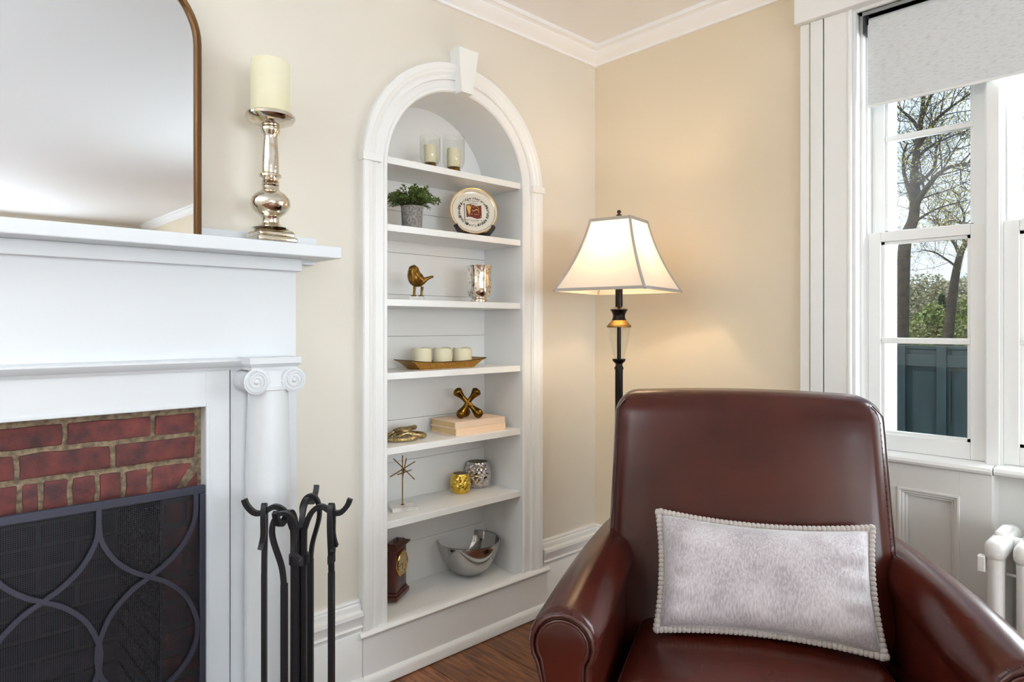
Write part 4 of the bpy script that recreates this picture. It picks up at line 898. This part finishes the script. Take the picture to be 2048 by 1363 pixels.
# ------------------------------------------------------------------ floor lamp
LD = 2.6; LP = PD(1238, YH, LD); LP.z = 0
def lz(py): return HC + (YH - py) * LD / F
lamp = thing('floor_lamp', 'dark bronze floor lamp with glass vase and ivory square bell shade', 'lamp', LP)
MB().lathe([(.0, 0), (.14, 0), (.142, .01), (.135, .02), (.06, .034), (.03, .045), (.02, .07), (.0, .07)], LP, 40).build('base', 'lampmetal', lamp, smooth=40)
MB().lathe([(.0, .065), (.0155, .065), (.0155, lz(737)), (.0, lz(737))], LP, 20).build('pole', 'lampmetal', lamp, smooth=40)
MB().lathe([(.0, lz(738)), (.018, lz(738)), (.018, lz(734)), (.014, lz(731)), (.014, lz(727)), (.024, lz(722)), (.026, lz(719)), (.026, lz(717)), (.0, lz(717))], LP, 28).build('lower_collar', 'lampmetal', lamp, smooth=40)
gz0, gz1 = lz(717), lz(654)
MB().lathe([(.018, gz0), (.022, gz0 + .01), (.031, gz0 + .045), (.040, gz0 + .085), (.0455, gz1), (.0425, gz1), (.037, gz0 + .085), (.028, gz0 + .045), (.019, gz0 + .012), (.016, gz0)], LP, 36).build('glass_vase', 'clear', lamp, smooth=60)
MB().lathe([(.0, gz0), (.008, gz0), (.008, gz1), (0, gz1)], LP, 16).build('inner_rod', 'lampmetal', lamp, smooth=40)
MB().lathe([(.0, lz(654.5)), (.047, lz(654.5)), (.048, lz(652.5)), (.046, lz(650)), (.036, lz(645)), (.028, lz(640))], LP, 36).build('brass_flare', 'lampcap', lamp, smooth=50)
MB().lathe([(.0, lz(640.5)), (.0285, lz(640.5)), (.024, lz(634)), (.0235, lz(630)), (.029, lz(623)), (.034, lz(620)), (.034, lz(618.5)), (.022, lz(615)), (.016, lz(613)), (0, lz(613))], LP, 36).build('upper_collar', 'lampmetal', lamp, smooth=45)
MB().lathe([(.0, lz(614)), (.0145, lz(614)), (.0145, lz(560)), (0, lz(560))], LP, 20).build('socket_tube', 'lampmetal', lamp, smooth=40)
MB().lathe([(.002, lz(562)), (.012, lz(558)), (.014, lz(548)), (.022, lz(535)), (.029, lz(522)), (.029, lz(512)), (.02, lz(502)), (.004, lz(498))], LP, 20).build('bulb', 'bulb', lamp, smooth=60)
hp = []
for s_ in (1, -1): hp += [(LP + RT * s_ * .02 + UP * lz(560)), ]
MB().tube(spline([LP + RT * .014 + UP * lz(561), LP + RT * .045 + UP * lz(535), LP + RT * .045 + UP * lz(500), LP + RT * .012 + UP * lz(452), LP + UP * lz(444)], 6) , .002, 6).build('harp', 'lampmetal', lamp)
MB().tube(spline([LP - RT * .014 + UP * lz(561), LP - RT * .045 + UP * lz(535), LP - RT * .045 + UP * lz(500), LP - RT * .012 + UP * lz(452), LP + UP * lz(444)], 6) , .002, 6).build('harp', 'lampmetal', lamp)
zt_, zb_ = lz(440), lz(583); ph0 = math.radians(11)
def sR(t): return .1155 + .072 * t + .076 * t * t
def scorner(k, t, ins=0):
    a = ph0 + k * PI / 2; r = sR(t) - ins
    return LP + (RT * math.sin(a) - FW * math.cos(a)) * r + UP * (zt_ + (zb_ - zt_) * t)
ns = 18
sh = bpy.data.objects.new('shade', None); COL.objects.link(sh); sh.parent = lamp; sh.location = (0, 0, 1.3)
for k in range(4):
    g = MB(); rows_ = []
    for i in range(ns + 1):
        t = i / ns; a_, b_ = scorner(k, t), scorner(k + 1, t); rows_.append([a_.lerp(b_, j / 6) for j in range(7)])
    g.loft(rows_, closed=False, cap=False); g.build('shade_panel', 'shade', sh, smooth=60, normals=False)
    MB().tube([scorner(k, i / ns) for i in range(ns + 1)], .0056, 6).build('rib_trim', 'shadetrim', sh, smooth=60)
    for t, hgt in ((.018, .012), (.985, .011)):
        a_, b_ = scorner(k, t, -.0015), scorner(k + 1, t, -.0015); MB().bar([a_, b_], hgt, .004, (a_ + b_) / 2 - LP - UP * ((a_ + b_) / 2 - LP).z).build('edge_trim', 'shadetrim', sh)
for k in range(4): MB().tube([scorner(k, .03), LP + UP * scorner(0, .03).z], .0018, 6).build('spider', 'lampmetal', lamp)
MB().lathe([(.0, lz(444)), (.012, lz(444)), (.013, lz(441)), (.006, lz(438)), (.005, lz(433)), (.012, lz(431)), (.012, lz(429.5)), (.005, lz(428)), (.006, lz(426)), (.0085, lz(423.5)), (.006, lz(420.5)), (.0, lz(420))], LP, 20).build('finial', 'lampmetal', lamp, smooth=50)
bl = bpy.data.lights.new('lamp_bulb_light', 'POINT'); bl.energy = 6; bl.color = (1, .76, .48); bl.shadow_soft_size = .03
blo = bpy.data.objects.new('lamp_bulb_light', bl); COL.objects.link(blo); blo.location = LP + UP * lz(484)

# ------------------------------------------------------------------ armchair
yaw = math.radians(15)
CU = RT * math.cos(yaw) - FW * math.sin(yaw)       # chair's width axis, to the right of the picture
CV = -RT * math.sin(yaw) - FW * math.cos(yaw)      # the way it faces
CO = CAM + RT * .63 + FW * 1.79; CO.z = 0
ch = thing('armchair', 'oxblood leather armchair with rolled arms facing the viewer', 'armchair', CO, math.atan2(CU.y, CU.x))
# local frame: x = width (picture right), -y = front (towards viewer)
def back_fn(q):          # q in box coords, half sizes (.345, .085, .33), centre height .73
    hx, hy, hz = .355, .085, .335
    t = (q.z + hz) / (2 * hz); x = q.x * (1 - .05 * max(0, t - .45) + .0); 
    s = max(0, 1 - (q.x / hx) ** 2); y = q.y - (.022 * s * (1 - .4 * t) if q.y < 0 else 0)
    if t < .18: x *= 1 - .12 * (1 - t / .18) ** 1.5
    z = .725 + q.z + (.012 * s if t > .6 else 0)
    lean = (t - 1) * -.155
    return Vector((x - .006, y + .075 - lean, z))
MB().rbox((0, 0, 0), (.355, .085, .335), .06, 10, 6, back_fn).build('backrest', 'leather', ch, smooth=60, world=False)
# seams with stitches along both front edges of the backrest
for sgn in (-1, 1):
    P3 = [back_fn(Vector((sgn * .344, -.062, -.26 + .55 * i / 24))) for i in range(25)] + [back_fn(Vector((sgn * (.344 - .012 * i), -.062, .29 + .013 * i))) for i in range(1, 3)]
    MB().tube([p + Vector((sgn * .004, -.002, 0)) for p in P3], .0022, 6).build('seam', 'leather_dark', ch, smooth=60, world=False)
    stc = MB(); Q3 = spline(P3, 3)
    for p in Q3[::2]: stc.tube([p + Vector((-sgn * .004, -.006, -.002)), p + Vector((-sgn * .0045, -.006, .002))], .0008, 5)
    stc.build('stitching', 'thread', ch, world=False, kind='stuff')
# arms: rolled top on a slab, flaring outwards to the front
def arm(sgn):
    def sec(t):
        y = .09 - .66 * t                       # back to front
        cx_ = sgn * (.352 + .05 * t) + .012; r = .062 + .010 * t; zt2 = .690 - .004 * t + .012 * math.sin(PI * t); zc2 = zt2 - r
        out = []
        inner = -sgn
        pts_ = [(inner * r * .80, .20), (inner * r * .80, zc2 - r * .75)]
        for i in range(15):
            a = -.62 + (PI + 1.24) * i / 14; pts_.append((inner * r * math.cos(a), zc2 + r * math.sin(a)))
        pts_ += [(-inner * r * .62, zc2 - r * 1.2), (-inner * r * .55, .20)]
        return [Vector((cx_ + px_, y, z_)) for px_, z_ in pts_], (cx_, y, zc2, r)
    rings = [sec(i / 20)[0] for i in range(21)]
    # rounded front edge
    last, (cx_, y, zc2, r) = sec(1.0)
    for k, (sc2, dy) in enumerate(((.985, .010), (.94, .018), (.86, .022))):
        rings.append([Vector((cx_ + (p.x - cx_) * sc2, y - dy, (zc2 - .0) + (p.z - zc2) * (sc2 if p.z > zc2 - r else 1))) for p in last])
    o_ = MB().loft(rings).build('arm', 'leather', ch, smooth=55, world=False)
    # front panel and its two piping lines
    def outline(sc2, dy): return [Vector((cx_ + (p.x - cx_) * sc2, y - dy, zc2 + (p.z - zc2) * (sc2 if p.z > zc2 - r else 1))) for p in last]
    MB().loft([outline(.70, .018), outline(.68, .027), outline(.60, .030)]).build('front_panel', 'leather', o_, smooth=40, world=False)
    for s2, rr_ in ((.86, .0042), (.71, .0036)): MB().tube(outline(s2, .025), rr_, 8).build('piping', 'leather_dark', o_, smooth=60, world=False)
    pl_ = MB()
    for i in range(3, 16):
        p, q = outline(.87, .0235)[i], outline(.97, .016)[i]; pl_.tube([p, q.lerp(p, .2)], [.0018, .0006], 5)
    pl_.build('pleats', 'leather_dark', o_, smooth=60, world=False)
for sgn in (-1, 1): arm(sgn)
MB().rbox((0, 0, 0), (.285, .315, .07), .045, 12, 5, lambda q: Vector((q.x * (1 + .10 * (-q.y) / .3), -.20 + q.y,   .425 + q.z + (.022 * (1 - (q.x / .29) ** 2) * (1 - ((q.y) / .33) ** 2) if q.z > 0 else 0)))).build('seat_cushion', 'leather', ch, smooth=60, world=False)
g = MB(); rim = [Vector((q[0] * (1 + .10 * (-q[1]) / .3), -.20 + q[1], .482)) for q in [(sx_ * .270, sy_) for sx_, sy_ in ((-1, .27), (-1, .1), (-1, -.1), (-1, -.26))]]
MB().tube(spline(rim, 5), .004, 8).build('seat_piping', 'leather_dark', ch, smooth=60, world=False)
MB().tube(spline([Vector((-p.x, p.y, p.z)) for p in rim], 5), .004, 8).build('seat_piping', 'leather_dark', ch, smooth=60, world=False)
MB().rbox((0, -.18, .215), (.36, .335, .11), .02, 4, 3).build('base_frame', 'leather', ch, smooth=50, world=False)
MB().rbox((-.018, .30, .42), (.33, .012, .30), .012, 4, 3, lambda q: Vector((q.x - .018, .205 + q.y - (q.z) * -.12, .46 + q.z))).build('outside_back', 'leather', ch, smooth=50, world=False)
for sx_ in (-1, 1):
    for y_ in (.10, -.46): MB().lathe([(0, 0), (.020, 0), (.022, .02), (.028, .105), (0, .105)], (sx_ * .31, y_, 0), 16).build('leg', 'mahogany', ch, smooth=40, world=False)

# ------------------------------------------------------------------ pillow
PB = CO + CU * .024 + CV * .262 + UP * .524          # bottom middle
lean = math.radians(24)
PUp = (UP * math.cos(lean) - CV * math.sin(lean)).normalized(); PN = (CV * math.cos(lean) + UP * math.sin(lean)).normalized()
pil = thing('lumbar_pillow', 'silver grey velvet lumbar pillow with knitted edging on the leather seat', 'pillow', PB)
pw, phh = .243, .134
tiltz = math.radians(-1.5)
def pil_edge(u, v):     # u,v in -1..1 -> outline with pulled-in sides and pointed corners
    x = pw * u * (1 - .045 * (1 - v * v)) ; z = phh * v * (1 - .13 * (1 - u * u))
    return x, z
def pil_pt(u, v, s):
    x, z = pil_edge(u, v); b = max(0, (1 - u ** 4)) ** .55 * max(0, (1 - v ** 4)) ** .55
    p = Vector((x * 8, z * 8, s * 3.0)); wr = mnoise.noise(p) * .006 * b ** .4
    e = 1 - min(1, (1 - max(abs(u), abs(v))) / .35); wr += .004 * math.sin(14 * (v if abs(u) > abs(v) else u) + 2 * mnoise.noise(p * .7)) * e * (1 - e) * 3
    th = (.072 if s > 0 else .045) * b + wr
    return PB + CU * x + PUp * (z + phh) + PN * (s * th) + UP * (-.002 * u)
n = 40; g = MB()
for s in (1, -1):
    g.loft([[pil_pt(-1 + 2 * j / n, -1 + 2 * i / n, s) for j in range(n + 1)] for i in range(n + 1)], closed=False, cap=False)
po = g.build('cover', 'velvet', pil, smooth=70)
bm = bmesh.new(); bm.from_mesh(po.data); bmesh.ops.remove_doubles(bm, verts=bm.verts, dist=.0004); bmesh.ops.recalc_face_normals(bm, faces=bm.faces); bm.to_mesh(po.data); bm.free()
per = [(-1 + 2 * i / 44, -1) for i in range(44)] + [(1, -1 + 2 * i / 24) for i in range(24)] + [(1 - 2 * i / 44, 1) for i in range(44)] + [(-1, 1 - 2 * i / 24) for i in range(24)]
def edge3(u, v, o=0): x, z = pil_edge(u * (1 + o / pw), v * (1 + o / phh)); return PB + CU * x + PUp * (z + phh) + UP * (-.002 * u)
ed = [edge3(u, v, .004) for u, v in per]; ed = spline(ed, 5, True)
def resample(P, n):
    L_ = [0]
    for a_, b_ in zip(P, P[1:] + P[:1]): L_.append(L_[-1] + (b_ - a_).length)
    out = []; j = 0
    for i in range(n):
        t_ = L_[-1] * i / n
        while L_[j + 1] < t_: j += 1
        out.append(P[j].lerp(P[(j + 1) % len(P)], (t_ - L_[j]) / max(1e-9, L_[j + 1] - L_[j])))
    return out
ed = resample(ed, 146 * 5)
MB().tube(ed, [(.0088, .0088, .0084, .0062, .0084)[i % 5] for i in range(len(ed))], 10, loop=True, upv=PN).build('edging', 'fringe', pil, smooth=50)

# ------------------------------------------------------------------ ceiling lamp added unseen behind the viewer for fill light
cl = thing('ceiling_lamp', 'round flush ceiling lamp with frosted dome behind the viewer', 'lamp', (-3.2, -5.3, ZC - .1))
MB().lathe([(0, ZC - .001), (.19, ZC - .001), (.19, ZC - .022), (.175, ZC - .03), (0, ZC - .03)], (-3.2, -5.3, 0), 32).build('base_plate', 'lampcap', cl, smooth=40)
m, t, b = newmat('lit frosted dome'); M['dome'] = m; b.inputs['Emission Color'].default_value = (.88, .94, 1, 1); b.inputs['Emission Strength'].default_value = 30
MB().lathe([(.17, ZC - .03), (.165, ZC - .05), (.14, ZC - .075), (.09, ZC - .093), (.01, ZC - .1)], (-3.2, -5.3, 0), 32).build('glass_dome', 'dome', cl, smooth=60)

for nm, x, y in (('far corner behind the viewer', -4.3, -6.9), ('side wall left of the fireplace', -4.0, -1.0)):  # two unseen uplighters added to fill the room by ceiling bounce
    to = thing('torchiere_lamp', 'bronze torchiere floor lamp by the ' + nm, 'lamp', (x, y, 0), group='torchiere lamps')
    MB().lathe([(0, 0), (.15, 0), (.15, .015), (.03, .03), (.014, .05), (.014, 1.66), (0, 1.66)], (x, y, 0), 28).build('stand', 'lampmetal', to, smooth=40)
    MB().lathe([(.02, 1.655), (.08, 1.67), (.16, 1.72), (.205, 1.80), (.200, 1.80), (.155, 1.725), (.075, 1.676), (.0, 1.67)], (x, y, 0), 36).build('bowl', 'white', to, smooth=60)

# ------------------------------------------------------------------ outdoors
GZ = -.75
tag(MB().box(.3, 60, -40, 60, GZ - .1, GZ).build('ground_lawn', 'lawn'), 'grassy yard outside the window', kind='structure')
fx = 2.6; ftop = PX(1860, 692, fx).z
fe = thing('garden_fence', 'dark teal painted board fence outside the window', 'fence', (fx, .0, GZ))
yb = PX(1700, 700, fx).y + .8; k = 0
while yb > PX(2048, 700, fx).y - 1.2:
    wd = .285; MB().bbox(fx, fx + .022 + .004 * (k % 2), yb - wd + .004, yb, GZ + .03, ftop - .02, .004).build('board', 'fence', fe); yb -= wd; k += 1
ya, yz = PX(1700, 700, fx).y + .8, yb
MB().bbox(fx - .03, fx, yz, ya, ftop - .135, ftop - .055, .004).build('rail', 'fence', fe)
MB().bbox(fx - .03, fx, yz, ya, GZ + .25, GZ + .33, .004).build('rail', 'fence', fe)
for px in (1805, 1886): yy = PX(px, 700, fx).y; MB().bbox(fx - .045, fx - .0, yy - .028, yy + .028, GZ, ftop, .004).build('post', 'fence', fe)
MB().bbox(fx - .01, fx + .035, yz, ya, ftop - .02, ftop + .005, .004).build('cap_rail', 'fence', fe)

def tree(name, label, depth, trunk, limbs, seed, tw_rad, leafm, nleaf, leaf_sz, budm='bud', twigs=5, group='trees outside the window'):
    r = random.Random(seed); T = [PD(px, py, depth + dd) for px, py, dd in trunk]; base = T[0].copy(); base.z = GZ
    t_ = thing(name, label, 'tree', base, group=group)
    P3 = spline([base] + T, 5); k = len(P3)
    MB().tube(P3, [tw_rad * (1.25 - .95 * i / (k - 1)) for i in range(k)], 10).build('trunk', 'bark', t_, smooth=60)
    br = MB(); lf_ = MB(); bd = MB(); ends = []
    def grow(p, d, L_, rad, lev):
        q = [p]; dd = d.normalized()
        for i in range(4):
            dd = (dd + Vector((r.uniform(-.28, .28), r.uniform(-.28, .28), r.uniform(-.12, .26)))).normalized(); q.append(q[-1] + dd * L_ / 4)
        br.tube(q, [rad * .75 * (1 - .17 * i) for i in range(5)], 5 if lev else 4)
        if lev > 0:
            for i in range(1, 5):
                for s in range(twigs if lev == 1 else 2):
                    a = dd.orthogonal(); a.rotate(Matrix.Rotation(r.uniform(0, 2 * PI), 3, dd)); grow(q[i], dd * .6 + a * .8, L_ * r.uniform(.4, .65), rad * .45, lev - 1)
        else:
            for i in range(1, 5): ends.append((q[i], dd))
    for pts_, rad in limbs:
        L3 = spline([PD(px, py, depth + dd) for px, py, dd in pts_], 5); k = len(L3)
        br.tube(L3, [rad * (1.1 - .8 * i / (k - 1)) for i in range(k)], 7)
        for i in range(4, k, 3):
            d = (L3[i] - L3[i - 1]).normalized()
            for s in range(2):
                a = d.orthogonal(); a.rotate(Matrix.Rotation(r.uniform(0, 2 * PI), 3, d)); grow(L3[i], d * .7 + a * .75, r.uniform(.6, 1.1) * depth / 12, rad * .32, 1)
    br.build('branches', 'bark', t_, smooth=60)
    for k in range(nleaf):
        p, d = r.choice(ends); q = p + Vector((r.gauss(0, .05), r.gauss(0, .05), r.gauss(0, .05))); dv = Vector((r.uniform(-1, 1), r.uniform(-1, 1), r.uniform(-.6, .8)))
        leaf(lf_, q, dv, Vector((r.uniform(-1, 1), r.uniform(-1, 1), 1)), leaf_sz * r.uniform(.6, 1.3), leaf_sz * .28)
    lf_.build('foliage', leafm, t_, kind='stuff', normals=False)
tree('maple_tree', 'tall grey trunked tree with forked branches just left of centre in the window', 12,
     [(1803, 680, 0), (1806, 560, 0), (1811, 480, 0), (1826, 440, 0), (1830, 400, 0), (1828, 360, 0), (1831, 320, .1), (1838, 280, .2), (1842, 240, .3), (1848, 190, .3)],
     [([(1827, 425, 0), (1842, 392, -.2), (1862, 365, -.4), (1880, 345, -.5), (1905, 332, -.6), (1936, 326, -.6)], .055), ([(1828, 408, 0), (1818, 378, .3), (1808, 345, .5), (1807, 310, .6), (1815, 285, .6)], .045),
      ([(1832, 372, 0), (1855, 352, .4), (1870, 330, .5), (1872, 300, .6), (1885, 270, .6)], .04), ([(1838, 285, .2), (1858, 262, 0), (1880, 232, -.2), (1915, 205, -.3), (1950, 180, -.3)], .04),
      ([(1840, 262, .2), (1825, 240, .3), (1805, 222, .4), (1780, 200, .4)], .035), ([(1842, 240, .3), (1856, 205, .3), (1872, 170, .3), (1880, 130, .3)], .035), ([(1832, 320, 0), (1850, 300, -.3), (1880, 282, -.5), (1930, 262, -.6)], .03), ([(1822, 450, 0), (1850, 430, -.3), (1880, 415, -.3), (1935, 400, -.4)], .025)],
     5, .105, 'spring', 3600, .05, twigs=3)
tree('leaning_tree', 'slender leaning tree trunk at the right side of the window', 14,
     [(1896, 690, 0), (1903, 610, 0), (1912, 545, 0), (1922, 505, 0), (1934, 480, 0), (1950, 440, 0)],
     [([(1920, 512, 0), (1910, 488, .2), (1895, 470, .2), (1880, 455, .2), (1870, 430, .2)], .04), ([(1930, 486, 0), (1925, 462, .2), (1928, 430, .2), (1915, 400, .2)], .04), ([(1915, 535, 0), (1895, 520, -.2), (1870, 505, -.4), (1845, 500, -.4)], .025), ([(1945, 450, 0), (1900, 442, 0), (1885, 452, 0), (1872, 465, 0)], .03)],
     9, .10, 'spring', 1800, .05, twigs=3)
# far shrubs and trees as leaf clouds with their own stems
def shrub(name, label, px, depth, py_top, py_base, wpx, leafm, nl, seed, cone=False, sz=.11):
    r = random.Random(seed); c = PD(px, py_base, depth); c.z = GZ; top = PD(px, py_top, depth).z; w_ = wpx * depth / F
    t_ = thing(name, label, 'tree' if cone else 'shrub', c, group='greenery beyond the fence'); h_ = top - GZ
    s_ = MB()
    for k in range(4): a = r.uniform(0, 6.3); s_.tube([(0, 0, 0), (w_ * .2 * math.cos(a), w_ * .2 * math.sin(a), h_ * .45), (w_ * .5 * math.cos(a), w_ * .5 * math.sin(a), h_ * .85)] if not cone else [(0, 0, 0), (0, 0, h_ * .97)], [.06, .04, .015] if not cone else [.09, .01], 6)
    s_.build('stem', 'bark', t_, world=False)
    g = MB()
    for k in range(nl):
        u = r.random(); a = r.uniform(0, 2 * PI)
        if cone: z = h_ * (.15 + .85 * u); rr_ = w_ * (1 - u) * r.uniform(.4, 1)
        else: el = math.acos(r.uniform(-.4, 1)); q = r.random() ** .35; z = h_ * (.5 + .5 * q * math.cos(el)); rr_ = w_ * q * math.sin(el) * (1 + .25 * math.sin(a * 3 + seed))
        leaf(g, Vector((rr_ * math.cos(a), rr_ * math.sin(a), z)), Vector((r.uniform(-1, 1), r.uniform(-1, 1), r.uniform(-.5, 1))), Vector((r.uniform(-1, 1), r.uniform(-1, 1), 1)), sz * r.uniform(.6, 1.4), sz * .4)
    g.build('foliage', leafm, t_, world=False, kind='stuff', normals=False)
shrub('garden_shrub', 'leafy green shrub behind the fence between the two trunks', 1868, 17, 608, 690, 46, 'bush', 5200, 1)
shrub('garden_shrub', 'low green shrub behind the fence at the foot of the left trunk', 1832, 16, 640, 690, 34, 'bush', 2200, 2)
shrub('garden_shrub', 'green shrub behind the fence right of the leaning trunk', 1938, 19, 590, 690, 40, 'bush', 3000, 3)
shrub('conifer', 'small dark green conifer beyond the shrubs', 1884, 22, 592, 690, 22, 'conifer', 2600, 4, True)
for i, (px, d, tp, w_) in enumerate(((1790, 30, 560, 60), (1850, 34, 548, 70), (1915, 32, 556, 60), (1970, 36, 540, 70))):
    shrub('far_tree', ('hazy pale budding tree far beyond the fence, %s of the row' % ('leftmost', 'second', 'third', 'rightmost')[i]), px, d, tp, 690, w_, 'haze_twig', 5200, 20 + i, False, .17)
